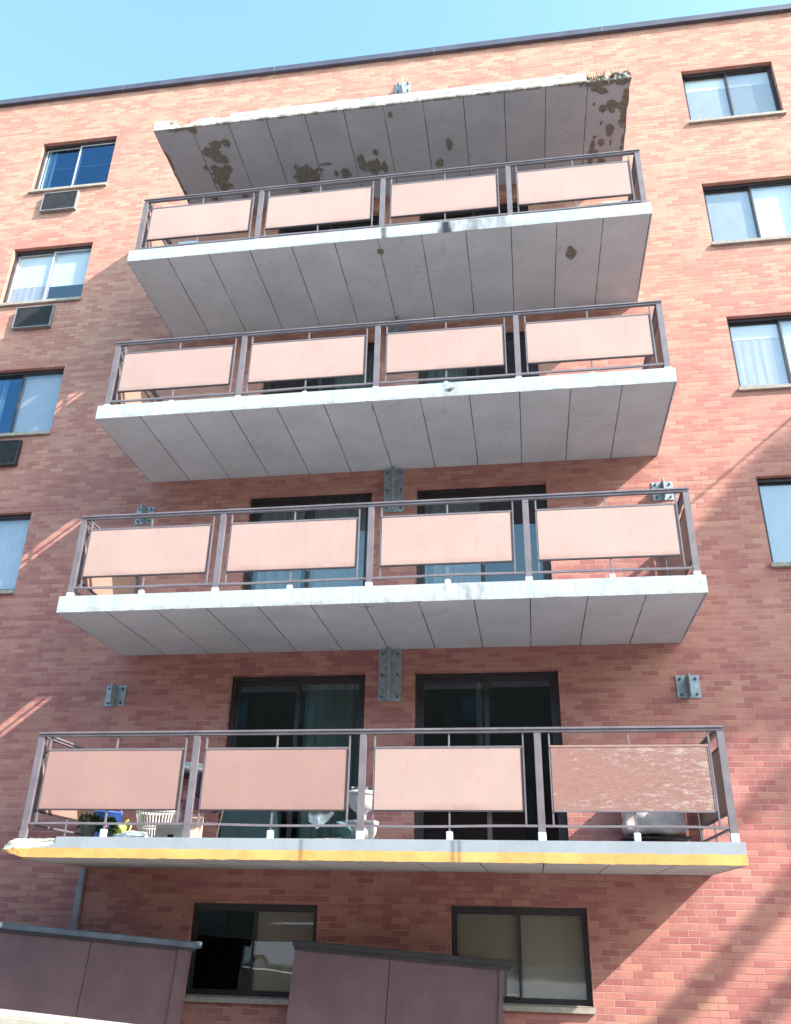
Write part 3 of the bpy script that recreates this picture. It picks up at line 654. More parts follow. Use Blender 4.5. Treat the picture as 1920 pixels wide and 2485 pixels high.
# ---------------------------------------------------------------- railings
RY = -1.67
PX = [0.062, 1.857, 3.667, 5.457, 7.236]
BAYS = [(0.185, 1.712), (1.978, 3.500), (3.800, 5.285), (5.583, 7.095)]
MID = [0.955, 2.745, 4.560, 6.350]
def make_railing(i):
    z = floors[i]
    rl = empty('balcony_railing', (0, 0, z), parent=B)
    def b(mb, name, mat, bevel=0.0, **k): return mb.build(name, mat, rl, bevel=bevel)
    tr = MB().box(0.025, 7.273, RY-0.034, RY+0.034, 1.062, 1.086)
    b(tr, 'top_rail', 'rail', 0.004)
    b(MB().box(0.035, 7.263, RY-0.022, RY+0.022, 1.036, 1.0615), 'top_rail', 'rail', 0.003)
    for sx in (0.062, 7.236):
        b(MB().box(sx-0.034, sx+0.034, RY+0.0345, -0.003, 1.062, 1.086), 'side_rail', 'rail', 0.003)
        b(MB().box(sx-0.02, sx+0.02, RY+0.0225, -0.003, 1.036, 1.0615), 'side_rail', 'rail', 0.003)
        b(MB().box(sx-0.014, sx+0.014, RY+0.02, -0.003, 0.125, 0.147), 'side_rail', 'rail', 0.003)
    # bottom rail, a little bent
    br = MB(); n = 60; ph = i*1.7
    for k in range(n+1):
        xx = 0.10+(7.2-0.10)*k/n; dz = 0.006*math.sin(xx*1.3+ph)+0.003*math.sin(xx*4+ph)
        for yy, zz in ((RY-0.014, 0.125), (RY+0.014, 0.125), (RY+0.014, 0.147), (RY-0.014, 0.147)): br.v.append((xx, yy, zz+dz))
    for k in range(n):
        for j in range(4): br.f.append((4*k+j, 4*k+4+j, 4*k+4+(j+1) % 4, 4*k+(j+1) % 4))
    b(br, 'bottom_rail', 'rail')
    for px in PX:
        b(MB().box(px-0.036, px+0.036, RY-0.018, RY+0.018, 0.085, 1.036), 'post', 'rail', 0.003)
        b(MB().box(px-0.040, px+0.040, RY-0.024, RY+0.024, -0.01, 0.085), 'post_foot', 'foot' if not (i == 0 and px < 2) else 'rail', 0.004)
    for (xa, xb), xm, j in zip(BAYS, MID, range(4)):
        peeled = (i == 0 and j == 3)
        pm = 'peel' if peeled else ('panel_pink' if i == 0 and j < 2 else 'panel')
        p = b(MB().box(xa, xb, RY-0.012, RY+0.0, 0.285, 0.885), 'panel', pm)
        if peeled: p['label'] = 'weathered panel with brown paint peeling off in strips'
        b(MB().box(xa-0.012, xb+0.012, RY-0.016, RY+0.010, 0.8855, 0.905), 'panel_frame', 'rail' if not peeled else 'panel_pink')
        fm = MB().box(xa, xb, RY-0.018, RY+0.008, 0.270, 0.2845).box(xb+0.0005, xb+0.012, RY-0.016, RY+0.008, 0.285, 0.885)
        b(fm, 'panel_frame', 'rail' if peeled else 'rail_dark')
        b(MB().box(xa-0.020, xa-0.0005, RY-0.008, RY+0.012, 0.147, 1.036), 'bar', 'rail', 0.002)
        b(MB().box(xb+0.0125+0.004, xb+0.034, RY-0.008, RY+0.012, 0.147, 1.036), 'bar', 'rail', 0.002)
        b(MB().box(xm-0.009, xm+0.009, RY-0.008, RY+0.010, 0.9055, 1.036), 'bar', 'rail', 0.002)
        b(MB().box(xm-0.009, xm+0.009, RY-0.008, RY+0.010, 0.085, 0.2695), 'bar', 'rail', 0.002)
        b(MB().box(xm-0.032, xm+0.032, RY-0.022, RY+0.022, -0.01, 0.085), 'post_foot', 'foot', 0.004)
    for sx, sg in ((0.062, -1), (7.236, 1)):
        b(MB().box(sx-0.006, sx+0.006, -1.545, -0.10, 0.285, 0.885), 'side_panel', 'panel_side')
        b(MB().box(sx-0.012, sx+0.012, -1.57, -0.08, 0.8855, 0.905).box(sx-0.012, sx+0.012, -1.57, -0.08, 0.268, 0.2845), 'panel_frame', 'rail_dark')
        for yy in (-1.56, -0.09): b(MB().box(sx-0.01, sx+0.01, yy-0.012, yy+0.012, 0.147, 1.036), 'bar', 'rail', 0.002)
        b(MB().box(sx-0.02, sx+0.02, -0.055, -0.015, -0.01, 1.036), 'post', 'rail', 0.003)
        b(MB().box(sx-0.009, sx+0.009, -0.83, -0.81, 0.9055, 1.036), 'bar', 'rail', 0.002)
        b(MB().box(sx-0.009, sx+0.009, -0.83, -0.81, -0.01, 0.2675), 'bar', 'rail', 0.002)
    return rl
M['panel_side'] = panel_mat('railing_side_panel_paint', (0.36, 0.22, 0.18))
for i in range(4): make_railing(i)

# ---------------------------------------------------------------- anchor brackets
def bracket(xc, zc):
    e = empty('anchor_bracket', (xc, 0, zc), parent=B)
    MB().box(-0.137, 0.137, -0.014, -0.001, -0.137, 0.137).build('plate', 'galv', e, bevel=0.002)
    fn = MB()
    pts = [(-0.0142, 0.137), (-0.165, 0.125), (-0.165, -0.125), (-0.0142, -0.137)]
    n = 0
    fn.v = [(-0.009, y, z) for y, z in pts]+[(0.009, y, z) for y, z in pts]
    fn.f = [(0, 1, 2, 3), (7, 6, 5, 4), (0, 4, 5, 1), (1, 5, 6, 2), (2, 6, 7, 3), (3, 7, 4, 0)]
    fn.build('fin', 'galv', e, bevel=0.002)
    for sx in (-0.09, 0.09):
        for sz in (-0.095, 0.095):
            MB().tube([(sx, -0.0145, sz), (sx, -0.028, sz)], 0.018, 6).tube([(sx, -0.028, sz), (sx, -0.06, sz)], 0.008, 8).build('bolt', 'bolt', e)
for i in (0, 1):
    bracket(0.0, floors[i]+1.89); bracket(W+0.005, floors[i]+1.89)
def tall_bracket(zb_, zt_):
    e = empty('anchor_bracket', (3.665, 0, zb_), parent=B); h = zt_-zb_
    MB().box(-0.145, 0.145, -0.014, -0.001, 0, h).build('plate', 'galv', e, bevel=0.002)
    MB().box(-0.012, 0.012, -0.12, -0.0142, 0.0, h-0.001).build('fin', 'galv', e, bevel=0.002)
    for sx in (-0.10, 0.10):
        for sz in (0.06, h*0.5, h-0.06):
            MB().tube([(sx, -0.0145, sz), (sx, -0.028, sz)], 0.017, 6).tube([(sx, -0.028, sz), (sx, -0.055, sz)], 0.008, 8).build('bolt', 'bolt', e)
for i in (0, 1, 2): tall_bracket(floors[i]+1.765, floors[i]+FH-T-0.002)
bracket(3.66, 12.99)

# ---------------------------------------------------------------- things on the lowest balcony
M['white_pl'] = simple('white_glazed_pot', (0.62, 0.60, 0.60), 0.4, 0, 0.08, 5, 0.05, 0.5)
M['green_pl'] = simple('lime_plastic', (0.45, 0.62, 0.10), 0.4, 0, 0.2, 8, 0.05, 0.5); M['orange_pl'] = simple('orange_plastic', (0.85, 0.20, 0.10), 0.4, 0, 0.1, 8)
M['blue_pl'] = simple('blue_plastic', (0.05, 0.12, 0.42), 0.45, 0, 0.2, 8); M['teal_pl'] = simple('teal_bin_plastic', (0.010, 0.026, 0.034), 0.6, 0, 0.25, 5)
M['dark_leaf'] = simple('potted_leaves', (0.06, 0.12, 0.05), 0.7, 0, 0.5, 20); M['olive'] = simple('olive_planter', (0.16, 0.19, 0.15), 0.8, 0, 0.4, 10)
M['cardb'] = simple('white_carton', (0.80, 0.76, 0.72), 0.8, 0, 0.1, 6); M['dark_cloth'] = simple('dark_cloth', (0.035, 0.03, 0.035), 0.9, 0, 0.3, 10)
M['purple'] = simple('purple_cloth', (0.05, 0.02, 0.05), 0.9, 0, 0.3, 10); M['bag'] = simple('grey_plastic_bag', (0.50, 0.50, 0.52), 0.5, 0, 0.4, 9, 0.4)
M['pinkw'] = simple('pale_pink_board', (0.75, 0.52, 0.47), 0.7, 0, 0.1, 6); M['soil'] = simple('potting_soil', (0.05, 0.035, 0.025), 0.95, 0, 0.4, 30)
M['white_cloth'] = simple('white_rag', (0.50, 0.56, 0.60), 0.9, 0, 0.15, 8); M['wood'] = simple('bare_wood', (0.60, 0.48, 0.36), 0.8, 0, 0.25, 10)
def T_(name, loc, label, cat, group=None): return tag(empty(name, loc), label, cat, group)
def leaves(mb, c, r, n, ln=0.06, wd_=0.02):
    for _ in range(n):
        d = Vector((random.gauss(0, 1), random.gauss(0, 1), random.gauss(0.3, 0.8))).normalized()
        p = Vector(c)+Vector((d.x*r[0], d.y*r[1], d.z*r[2]))*random.uniform(0.3, 1)
        t = (d+Vector((random.uniform(-.6, .6), random.uniform(-.6, .6), random.uniform(-.3, .6)))).normalized(); s_ = t.cross(Vector((random.random(), random.random(), random.random()))).normalized()*wd_
        mb.quad(p, p+t*ln*0.5+s_, p+t*ln, p+t*ln*0.5-s_)
# two white pots, one above the other
for zz, lab, pl in ((0.305, 'white bowl planter with small flowers, raised behind the second railing post', True), (0.0, 'white bowl planter standing on the slab below the flowered one', False)):
    t = T_('bowl_planter', (3.56, -1.05, zz), lab, 'planter')
    mb = MB().lathe([(0.06, 0.0), (0.065, 0.02), (0.10, 0.04), (0.14, 0.075), (0.163, 0.125), (0.168, 0.185), (0.170, 0.195), (0.186, 0.20), (0.186, 0.235), (0.168, 0.237), (0.15, 0.205), (0.02, 0.20)], seg=40)
    if pl: mb.v = [(a*0.93, b*0.93, c) for a, b, c in mb.v]
    mb.build('bowl', 'white_pl', t, smooth=True)
    MB().lathe([(0.145, 0.195), (0.14, 0.215), (0.0, 0.222)], seg=24).build('soil', 'soil', t)
    if pl:
        l = MB(); leaves(l, (0, 0, 0.235), (0.13, 0.13, 0.035), 90, 0.035, 0.012); l.build('leaves', 'dark_leaf', t)
        f_ = MB(); leaves(f_, (0, 0, 0.255), (0.13, 0.13, 0.03), 80, 0.02, 0.011); f_.build('flowers', M['blue_pl'] if False else 'white_cloth', t)
    else:
        MB().tube([(0, 0, 0.22), (0, 0, 0.3045)], 0.05, 16).build('pedestal', 'white_pl', t)
# laundry basket
t = T_('laundry_basket', (1.17, -0.80, 0), 'white ribbed plastic basket behind the leftmost panel of the lowest railing', 'basket')
n = 44; bm_ = MB()
for k in range(n):
    a = k*2*math.pi/n
    c, s_ = math.cos(a), math.sin(a)
    def rp(r): return (r*1.25*c, r*0.85*s_)
    p0, p1 = rp(0.15), rp(0.215)
    bm_.tube([(p0[0], p0[1], 0.02), (p1[0], p1[1], 0.34)], 0.0085, 5)
bm_.build('ribs', 'white_pl', t)
ri = MB()
for r_, z_, th in ((0.218, 0.345, 0.014), (0.15, 0.015, 0.014), (0.185, 0.18, 0.008)):
    pts = [(r_*1.25*math.cos(a*math.pi/20), r_*0.85*math.sin(a*math.pi/20), z_) for a in range(41)]; ri.tube(pts, th, 6)
ri.build('rim', 'white_pl', t); MB().lathe([(0.01, 0.0), (0.16, 0.0), (0.16, 0.015), (0.01, 0.015)], seg=24).build('base', 'white_pl', t)
# lime watering can with orange spout
t = T_('watering_can', (0.82, -1.05, 0), 'lime green watering can with an orange spout beside the white basket', 'watering can')
MB().lathe([(0.085, 0.0), (0.092, 0.01), (0.080, 0.12), (0.085, 0.17), (0.06, 0.20), (0.045, 0.205), (0.04, 0.19), (0.0, 0.15)], seg=28).build('body', 'green_pl', t, smooth=True)
MB().tube([(-0.07, 0, 0.05), (-0.13, -0.01, 0.13), (-0.17, -0.01, 0.19)], 0.017, 10, 0.012).build('spout', 'orange_pl', t, smooth=True)
MB().lathe([(0.0, 0), (0.034, 0.0), (0.04, 0.02), (0.0, 0.028)], cx=-0.175, cy=-0.01, cz=0.19, seg=18).build('rose', 'orange_pl', t, smooth=True)
MB().tube([(0.05, 0, 0.19), (0.10, 0, 0.24), (0.145, 0, 0.17), (0.09, 0, 0.05)], 0.009, 8).build('handle', 'green_pl', t, smooth=True)
# blue bucket
t = T_('bucket', (0.48, -0.66, 0), 'dark blue plastic bucket standing behind the olive planters', 'bucket')
MB().lathe([(0.12, 0), (0.125, 0.01), (0.165, 0.34), (0.175, 0.345), (0.175, 0.36), (0.158, 0.36), (0.12, 0.03), (0.0, 0.03)], seg=32).build('body', 'blue_pl', t, smooth=True)
MB().tube([(0.168*math.cos(a*math.pi/12), 0, 0.33+0.12*math.sin(a*math.pi/12)) for a in range(13)], 0.004, 6).build('handle', 'sash', t)
# olive planters with plants
for k, (px, py, sc) in enumerate(((0.62, -1.36, 1.0), (0.80, -1.30, 0.85))):
    t = T_('plant_pot', (px, py, 0), ['olive green pot with drooping dark leaves nearest the left railing post', 'smaller olive green pot of dark leaves next to the lime watering can'][k], 'potted plant')
    MB().lathe([(0.055*sc, 0), (0.085*sc, 0.13*sc), (0.092*sc, 0.132*sc), (0.092*sc, 0.15*sc), (0.08*sc, 0.15*sc), (0.078*sc, 0.135*sc), (0.0, 0.135*sc)], seg=24).build('pot', 'olive', t, smooth=True)
    l = MB(); leaves(l, (0, 0, 0.18*sc), (0.09, 0.08, 0.07), 130, 0.07, 0.016); l.build('leaves', 'dark_leaf', t)
# carton
t = T_('carton', (1.45, -1.02, 0), 'white open carton with a small dark square printed on it, beside the first inner post', 'box')
c = MB().box(-0.17, 0.17, -0.10, -0.095, 0, 0.15).box(-0.17, 0.17, 0.095, 0.10, 0, 0.15).box(-0.17, -0.165, -0.095, 0.095, 0, 0.15).box(0.165, 0.17, -0.095, 0.095, 0, 0.15).box(-0.165, 0.165, -0.095, 0.095, 0.0, 0.005); c.build('body', 'cardb', t)
c = MB(); c.quad((-0.17, -0.1, 0.15), (0.17, -0.1, 0.15), (0.19, -0.17, 0.20), (-0.15, -0.17, 0.20)); c.build('flap', 'cardb', t)
MB().box(-0.02, 0.045, -0.1035, -0.1005, 0.03, 0.085).build('print', 'rail_dark', t)
t = T_('board', (1.60, -0.86, 0), 'pale pink board standing upright behind the white carton', 'board')
MB().box(-0.10, 0.12, -0.008, 0.008, 0.0, 0.33).build('sheet', 'pinkw', t, bevel=0.002); MB().box(-0.10, -0.085, -0.013, -0.0085, 0.0, 0.33).build('edge_strip', 'white_pl', t)
# dark chair draped with purple cloth
t = T_('folding_chair', (1.72, -0.75, 0), 'dark folding chair draped with purple and black cloth behind the first inner post', 'chair')
for sx in (-0.2, 0.2):
    MB().tube([(sx, -0.22, 0), (sx, 0.12, 0.80)], 0.012, 8).build('leg', 'rail_dark', t); MB().tube([(sx*0.92, 0.22, 0), (sx*0.92, -0.18, 0.45)], 0.012, 8).build('leg', 'rail_dark', t)
MB().box(-0.2, 0.2, -0.2, 0.18, 0.43, 0.455).build('seat', 'dark_cloth', t, bevel=0.008)
wb = MB(); 
for a in range(13):
    for b_ in range(9):
        u, v_ = a/12, b_/8
        wb.v.append((-0.21+0.42*u, 0.10-0.02*v_+0.03*math.sin(u*9+v_*3), 0.80-0.36*v_+0.03*math.sin(u*5)))
for a in range(12):
    for b_ in range(8): q0 = a*9+b_; wb.f.append((q0, q0+1, q0+10, q0+9))
wb.build('backrest', 'dark_cloth', t, smooth=True)
wb = MB()
for a in range(13):
    for b_ in range(9):
        u, v_ = a/12, b_/8
        wb.v.append((-0.22+0.44*u, -0.215-0.02*math.sin(u*14)*v_, 0.47-0.13*v_+0.02*math.sin(u*6)))
for a in range(12):
    for b_ in range(8): q0 = a*9+b_; wb.f.append((q0, q0+1, q0+10, q0+9))
wb.build('drape', 'purple', t, smooth=True)
# small wall shelf with bag
t = T_('wall_shelf', (1.20, 0, 0.86), 'dark metal wall shelf seen in the gap beside the first inner post', 'shelf')
MB().box(-0.15, 0.16, -0.42, -0.002, -0.02, 0.0).build('board', 'rail_dark', t); MB().tube([(-0.1, -0.38, -0.02), (-0.1, -0.003, -0.30)], 0.008, 6).build('strut', 'rail_dark', t); MB().tube([(0.1, -0.38, -0.02), (0.1, -0.003, -0.30)], 0.008, 6).build('strut', 'rail_dark', t)
def lump(mb, c, r, amp=0.3, sub=3, seed=0.0, fq=1.6):
    bm = bmesh.new(); bmesh.ops.create_icosphere(bm, subdivisions=sub, radius=1.0); n0 = len(mb.v)
    for v in bm.verts:
        k = 1+amp*mnoise.noise(v.co*fq+Vector((seed, seed, seed)))+amp*0.5*abs(mnoise.noise(v.co*fq*3+Vector((seed, 1, seed))))
        mb.v.append((c[0]+v.co.x*r[0]*k, c[1]+v.co.y*r[1]*k, c[2]+v.co.z*r[2]*k))
    for fc in bm.faces: mb.f.append(tuple(n0+v.index for v in fc.verts))
    bm.free(); return mb
t = tag(lump(MB(), (0, 0, 0.05), (0.17, 0.14, 0.075), 0.35, 4, 3.1).build('plastic_bag', 'bag', smooth=True), 'crumpled grey plastic bag lying on the dark wall shelf', 'bag'); t.location = (1.26, -0.24, 0.875)
# bins and rags behind the second panel
t = T_('storage_bin', (2.2, -0.62, 0), 'dark teal lidded storage bin in front of the left balcony door', 'bin')
MB().box(-0.30, 0.30, -0.2, 0.2, 0.0, 0.40).build('body', 'teal_pl', t, bevel=0.02); MB().box(-0.32, 0.32, -0.22, 0.22, 0.401, 0.43).build('lid', 'teal_pl', t, bevel=0.01)
rg = MB()
for a in range(15):
    for b_ in range(11):
        u, v_ = a/14, b_/10
        rg.v.append(((u-0.5)*0.26, 0.02*math.sin(u*11)+0.02*math.cos(v_*7), -v_*0.20*(1-abs(u-0.35)*1.1)))
for a in range(14):
    for b_ in range(10): q0 = a*11+b_; rg.f.append((q0, q0+1, q0+12, q0+11))
o = rg.build('cleaning_rag', 'white_cloth', smooth=True); o.location = (3.25, -1.62, 0.30); tag(o, 'pale blue white rag hanging below the second railing panel beside the bowls', 'rag')
M['teal2'] = simple('teal_cloth', (0.08, 0.17, 0.19), 0.85, 0, 0.3, 9)
o = lump(MB(), (0, 0, 0.1), (0.10, 0.08, 0.12), 0.4, 3, 8.0).build('towel_bundle', 'teal2', smooth=True); o.location = (3.38, -1.2, 0.0); tag(o, 'teal towel bundle on the slab left of the white bowls', 'towel')
o = MB().box(-0.22, 0.22, -0.05, 0.05, 0.0, 0.018).build('wood_offcut', 'wood', bevel=0.003); o.location = (3.22, -1.50, 0.004); o.rotation_euler = (0, R(-3), R(4)); tag(o, 'pale wood offcut lying on the slab below the second panel', 'board')
# scraps at the left
o = lump(MB(), (0, 0, 0.03), (0.17, 0.09, 0.045), 0.5, 3, 5.5).build('paper_scrap', 'white_cloth', smooth=False); o.location = (1.22, -1.55, 0.0); tag(o, 'crumpled white paper on the slab edge in front of the basket', 'paper')
# covered air conditioner at the right
t = T_('covered_air_conditioner', (6.71, 0, 0.19), 'boxy air conditioner wrapped in a pale grey fabric cover beneath the peeling panel', 'air conditioner')
bm = bmesh.new(); bmesh.ops.create_cube(bm, size=1.0)
bmesh.ops.subdivide_edges(bm, edges=bm.edges[:], cuts=14, use_grid_fill=True)
me = bpy.data.meshes.new('fabric_cover')
for v in bm.verts:
    c = v.co*2; r = max(abs(c.x), abs(c.y), abs(c.z)); p = c.copy()
    L = (abs(c.x)**11+abs(c.y)**11+abs(c.z)**11)**(1/11); p = c/L
    fold = 0.010*math.sin((p.x*5+p.z*7)+1.2*math.sin(p.x*2))+0.022*mnoise.noise(Vector((p.x*2.2, p.y*2, p.z*3.1)))
    nrm = Vector((0, -1, 0)) if p.y < -0.8 else Vector((p.x, 0, p.z)).normalized()
    v.co = Vector((p.x*0.335, -0.02-0.165+p.y*0.155, 0.26+p.z*0.255))+nrm*fold
bm.to_mesh(me); bm.free()
for p in me.polygons: p.use_smooth = True
q = N('cover_fabric'); nn = q.noise(3.0, 5, 0.6, q.mapv((1, 1, 1), (0, 0, 0), (0, 0.7, 0)), 0.8)
q.bsdf(q.mix(q.rng(nn, 0.35, 0.65), (0.42, 0.34, 0.33), (0.64, 0.53, 0.50)), 0.95, 0, nn, 0.35, 0.02, 0.05)
me.materials.append(q.m)
o = bpy.data.objects.new('fabric_cover', me); COL.objects.link(o); o.parent = t
MB().box(-0.36, 0.36, -0.36, -0.001, -0.045, -0.02).build('support_ledge', 'rail_dark', t)
# upper floors: a few glimpsed things
t = T_('storage_tub', (0.42, -0.75, 3*FH), 'pale blue storage tub at the left end of the uppermost railed balcony', 'tub')
M['pale_blue'] = simple('pale_blue_plastic', (0.42, 0.58, 0.72), 0.5, 0, 0.1, 5)
MB().box(-0.17, 0.17, -0.15, 0.15, 0.55, 0.98).build('body', 'pale_blue', t, bevel=0.02)
MB().box(-0.2, 0.2, -0.18, 0.18, 0.52, 0.549).build('stand_top', 'rail_dark', t)
for sx in (-0.17, 0.17):
    for sy in (-0.15, 0.15): MB().tube([(sx, sy, 0), (sx, sy, 0.52)], 0.012, 6).build('leg', 'rail_dark', t)
t = T_('cooler_box', (7.0, -0.72, 3*FH), 'blue and white cooler box at the right end of the uppermost railed balcony', 'cooler')
MB().box(-0.18, 0.17, -0.14, 0.14, 0.62, 0.96).build('body', 'pale_blue', t, bevel=0.02); MB().box(-0.19, 0.18, -0.15, 0.15, 0.961, 1.0).build('lid', 'white_pl', t, bevel=0.01)
MB().box(-0.18, 0.17, -0.14, 0.14, 0.59, 0.619).build('stand_top', 'rail_dark', t)
for sx in (-0.15, 0.14):
    for sy in (-0.11, 0.11): MB().tube([(sx, sy, 0), (sx, sy, 0.59)], 0.012, 6).build('leg', 'rail_dark', t)

# ---------------------------------------------------------------- tilted brown screens at ground level
def screen(name, loc, rot, x0, x1, h, seams, label, endpost=None, cap_over=(0.02, 0.05), capmat='screencap', capmark=None):
    t = T_(name, loc, label, 'screen'); t.rotation_euler = (0, rot, 0)
    cuts = [x0]+seams+[x1]
    for a, b_ in zip(cuts, cuts[1:]): MB().box(a+0.004, b_-0.004, -0.03, 0.0, -h, -0.001).build('board', 'screen', t)
    MB().box(x0+0.01, x1-0.01, 0.0005, 0.03, -h, -0.002).build('backing', 'rail_dark', t)
    if endpost: MB().box(x1+0.001, x1+endpost, -0.05, 0.05, -h, -0.001).build('post', 'screen', t, bevel=0.004)
    MB().box(x0-cap_over[0], x1+(endpost or 0)+cap_over[1], -0.06, 0.06, 0.0, 0.056).build('cap', capmat, t, bevel=0.005)
    MB().box(x0-cap_over[0]+0.02, x1+(endpost or 0)+cap_over[1]-0.03, -0.052, -0.0305, -0.03, -0.0015).build('trim', 'rail_dark', t)
    return t
s1 = screen('privacy_screen', (0.6, -0.80, -0.945), R(3.6), -2.6, 1.0, 1.45, [-2.2, -1.1, 0.0], 'wide brown panelled screen with blue grey metal cap in the lower left corner', 0.12, (0.02, 0.10))
lump(MB(), (1.20, -0.02, 0.045), (0.05, 0.03, 0.02), 0.4, 2).build('cap_end', 'foot', s1)
MB().box(-1.16, -1.06, -0.072, -0.0655, 0.01, 0.06).build('cap_clip', 'foot', s1)
s2 = screen('privacy_screen', (3.83, -0.55, -1.045), R(3.6), -1.04, 1.14, 1.35, [0.0], 'dark brown panelled screen with dark cap between the two lower windows', 0.045, (0.02, 0.10), 'rail_dark')
# low stucco wall
t = MB().box(-5.5, 3.6, -0.16, 0.16, -1.0, 0.0).build('low_wall', 'stucco', bevel=0.015); t.location = (1.45, -3.35, -1.435); t.rotation_euler = (0, R(3.4), 0)
tag(t, 'cream stucco low wall with bright sunlit top in the bottom left corner', 'wall')

# ---------------------------------------------------------------- unseen tree, crown and limbs shaped to cast the shade on the right wall
q = N('leaf'); ln_ = q.noise(3, 3, 0.6)
q.bsdf(q.mix(q.rng(ln_, 0.3, 0.7), (0.045, 0.085, 0.025), (0.09, 0.14, 0.04)), 0.6, 0, None); M['leaf'] = q.m
M['bark'] = simple('bark', (0.12, 0.09, 0.07), 0.95, 0, 0.4, 14, 0.6)
SV = Vector((2.13, -1.0, 1.79))
def lift(x, z, t): return Vector((x, 0, z))+SV*t
clus = []
poly = [(7.85, 3.3), (8.1, 3.7), (8.5, 4.2), (8.9, 4.7), (9.4, 5.1), (7.75, 2.8), (7.8, 2.2), (8.4, 2.9), (8.4, 2.2), (8.5, 3.5), (9.0, 3.9), (9.1, 3.2), (9.0, 2.4), (8.9, 2.1), (9.5, 4.5), (9.7, 3.7), (9.7, 2.8), (9.7, 2.0), (10.3, 4.9), (10.5, 4.1), (10.5, 3.2), (10.4, 2.4), (10.1, 5.4), (11.2, 4.6), (11.2, 3.6), (11.2, 2.8), (7.5, 2.4), (7.2, 2.15), (6.9, 1.98), (7.6, 2.9), (7.95, 1.98), (7.4, 2.05)]
for (a, c_) in poly: clus.append((lift(a, c_, 4.2+random.uniform(-0.5, 0.5)), 0.42, 420))
for (a, c_, r_) in [(7.95, 0.60, 0.10), (8.2, 0.78, 0.10), (7.75, 0.47, 0.08), (8.5, 0.95, 0.14), (8.45, 0.4, 0.1), (8.8, 0.7, 0.2),
                    (8.5, -0.7, 0.12), (8.3, -0.1, 0.1), (8.6, 0.1, 0.12)]:
    clus.append((lift(a, c_, 4.6+random.uniform(-0.2, 0.2)), r_, int(60+r_*500)))
cr = MB()
for c_, r_, n in clus:
    for _ in range(n):
        d = Vector((random.gauss(0, 1), random.gauss(0, 1), random.gauss(0, 1))).normalized()*r_*random.random()**0.45*1.15
        p = c_+d; a = Vector((random.gauss(0, 1), random.gauss(0, 1), random.gauss(0, 1))).normalized(); b_ = a.cross(Vector((random.random(), random.random(), random.random()+.1))).normalized()
        s_ = random.uniform(0.05, 0.10) if r_ > 0.2 else random.uniform(0.03, 0.06)
        cr.quad(p-a*s_, p+b_*s_*0.6, p+a*s_, p-b_*s_*0.6)
base = Vector((19.2, -4.6, GZ))
tree = tag(empty('unseen_tree', base), 'tall unseen leafy tree right of the building, shaped to cast shade on the wall', 'tree')
cr.build('crown', 'leaf', tree, offset=base)
tk = MB(); top = Vector((18.6, -4.3, 9.8))
tk.tube([base, Vector((19.1, -4.5, 2)), Vector((18.9, -4.4, 6)), top], 0.20, 10, 0.07)
for c_, r_, n in clus[::2]:
    k = random.uniform(0.55, 0.95); s_ = base.lerp(top, k); s_.x = 19.15-0.6*k
    if c_.z > s_.z-2.5: tk.tube([s_, (s_+c_)/2+Vector((0, 0, 0.2)), c_], 0.035, 6, 0.01)
for A_, B_, r_ in (((8.9, 0.35), (6.2, -2.0), 0.155), ((9.1, -0.25), (7.0, -2.05), 0.13)):  # limbs laid out so their shadows form diagonal bands on the wall
    a_, b_ = lift(A_[0], A_[1], 4.5), lift(B_[0], B_[1], 4.9)
    tk.tube([(19.0, -4.5, 9.2), a_+Vector((0.3, 0, 0.1)), a_.lerp(b_, 0.3)+Vector((0, 0, 0.04)), a_.lerp(b_, 0.65)-Vector((0, 0, 0.03)), b_], r_, 8, r_*0.8)
tk.build('trunk', 'bark', tree, offset=base)
# two added, unseen arms that cast thin diagonal shadow lines on the wall
for zz, yy, lab in ((7.55, -2.25, 'upper unseen arm added to cast a thin diagonal shadow on the brick wall'), (7.12, -2.2, 'lower unseen arm added to cast a thin diagonal shadow on the brick wall')):
    tag(MB().tube([(11.5, -0.002, zz), (11.5, yy*0.5, zz+0.01), (11.5, yy, zz+0.03)], 0.018, 8).build('shadow_arm', 'rail_dark'), lab, 'shadow caster')

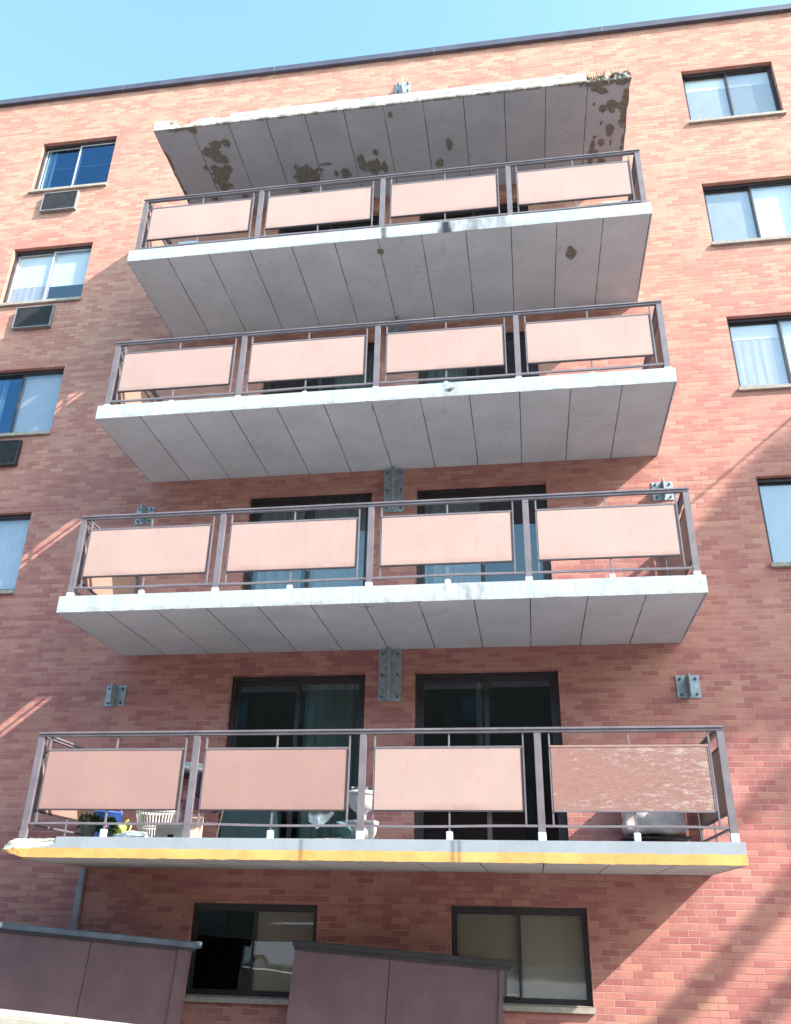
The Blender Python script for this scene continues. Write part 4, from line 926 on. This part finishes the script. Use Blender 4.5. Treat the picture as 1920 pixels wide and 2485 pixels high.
# ---------------------------------------------------------------- surroundings seen only in the glass
M['far_wall'] = simple('far_brick', (0.10, 0.085, 0.065), 0.9, 0, 0.2, 1.5); M['carpaint'] = simple('white_car_paint', (0.80, 0.80, 0.80), 0.25, 0, 0.03, 2, 0.0, 0.6)
M['far_glass'] = simple('far_glass', (0.03, 0.035, 0.04), 0.1, 0, 0.1, 1, 0, 0.6); M['asphalt'] = simple('asphalt', (0.07, 0.07, 0.072), 0.9, 0, 0.25, 2, 0.3, 0.2, 40)
tag(MB().box(-120, 120, -27, -20.6, GZ-0.1, GZ+0.004).build('road', 'asphalt'), kind='structure')
fb = tag(empty('opposite_building', (-2, -30, GZ)), 'dark brown four storey building across the street behind the camera', 'building')
MB().box(-60, 60, -8, 0, 0, 13.2).build('wall', 'far_wall', fb)
MB().box(-60.3, 60.3, -8.3, 0.3, 13.202, 13.6).build('roof', 'coping', fb)
for k in range(26):
    for j in range(4):
        xx = -53+k*4.1; zz = 1.1+j*3
        MB().box(xx, xx+1.6, 0.002, 0.05, zz, zz+1.4).build('window', 'far_glass', fb)
car = tag(empty('parked_car', (-1.6, -18.5, GZ)), 'white parked car on the forecourt behind the camera', 'car')
def prism(mb, prof, y0, y1):
    n = len(prof); n0 = len(mb.v)
    mb.v += [(x, y0, z) for x, z in prof]+[(x, y1, z) for x, z in prof]
    mb.f.append(tuple(n0+k for k in reversed(range(n)))); mb.f.append(tuple(n0+n+k for k in range(n)))
    for k in range(n): mb.f.append((n0+k, n0+(k+1) % n, n0+n+(k+1) % n, n0+n+k))
    return mb
prism(MB(), [(-2.2, 0.35), (2.2, 0.35), (2.25, 0.7), (2.1, 0.9), (1.1, 1.0), (-2.1, 1.02), (-2.25, 0.75)], -0.88, 0.88).build('body', 'carpaint', car, bevel=0.05)
prism(MB(), [(1.15, 1.0), (0.45, 1.48), (-1.2, 1.50), (-1.9, 1.02)], -0.76, 0.76).build('cabin', 'far_glass', car, bevel=0.04)
prism(MB(), [(0.5, 1.485), (0.35, 1.54), (-1.15, 1.545), (-1.25, 1.50)], -0.72, 0.72).build('roof', 'carpaint', car, bevel=0.02)
for sx in (-1.4, 1.4):
    for sy in (-0.80, 0.80):
        wh = empty('wheel', (sx, sy, 0.33), parent=car)
        MB().tube([(0, -0.1, 0), (0, 0.1, 0)], 0.33, 24).build('tyre', 'rail_dark', wh); MB().tube([(0, -0.105, 0), (0, 0.105, 0)], 0.2, 16).build('rim', 'galv', wh)
for sx in (-0.6, 0.6): MB().box(2.2, 2.27, sx-0.2, sx+0.2, 0.62, 0.76).build('headlight', 'foot', car, bevel=0.02)
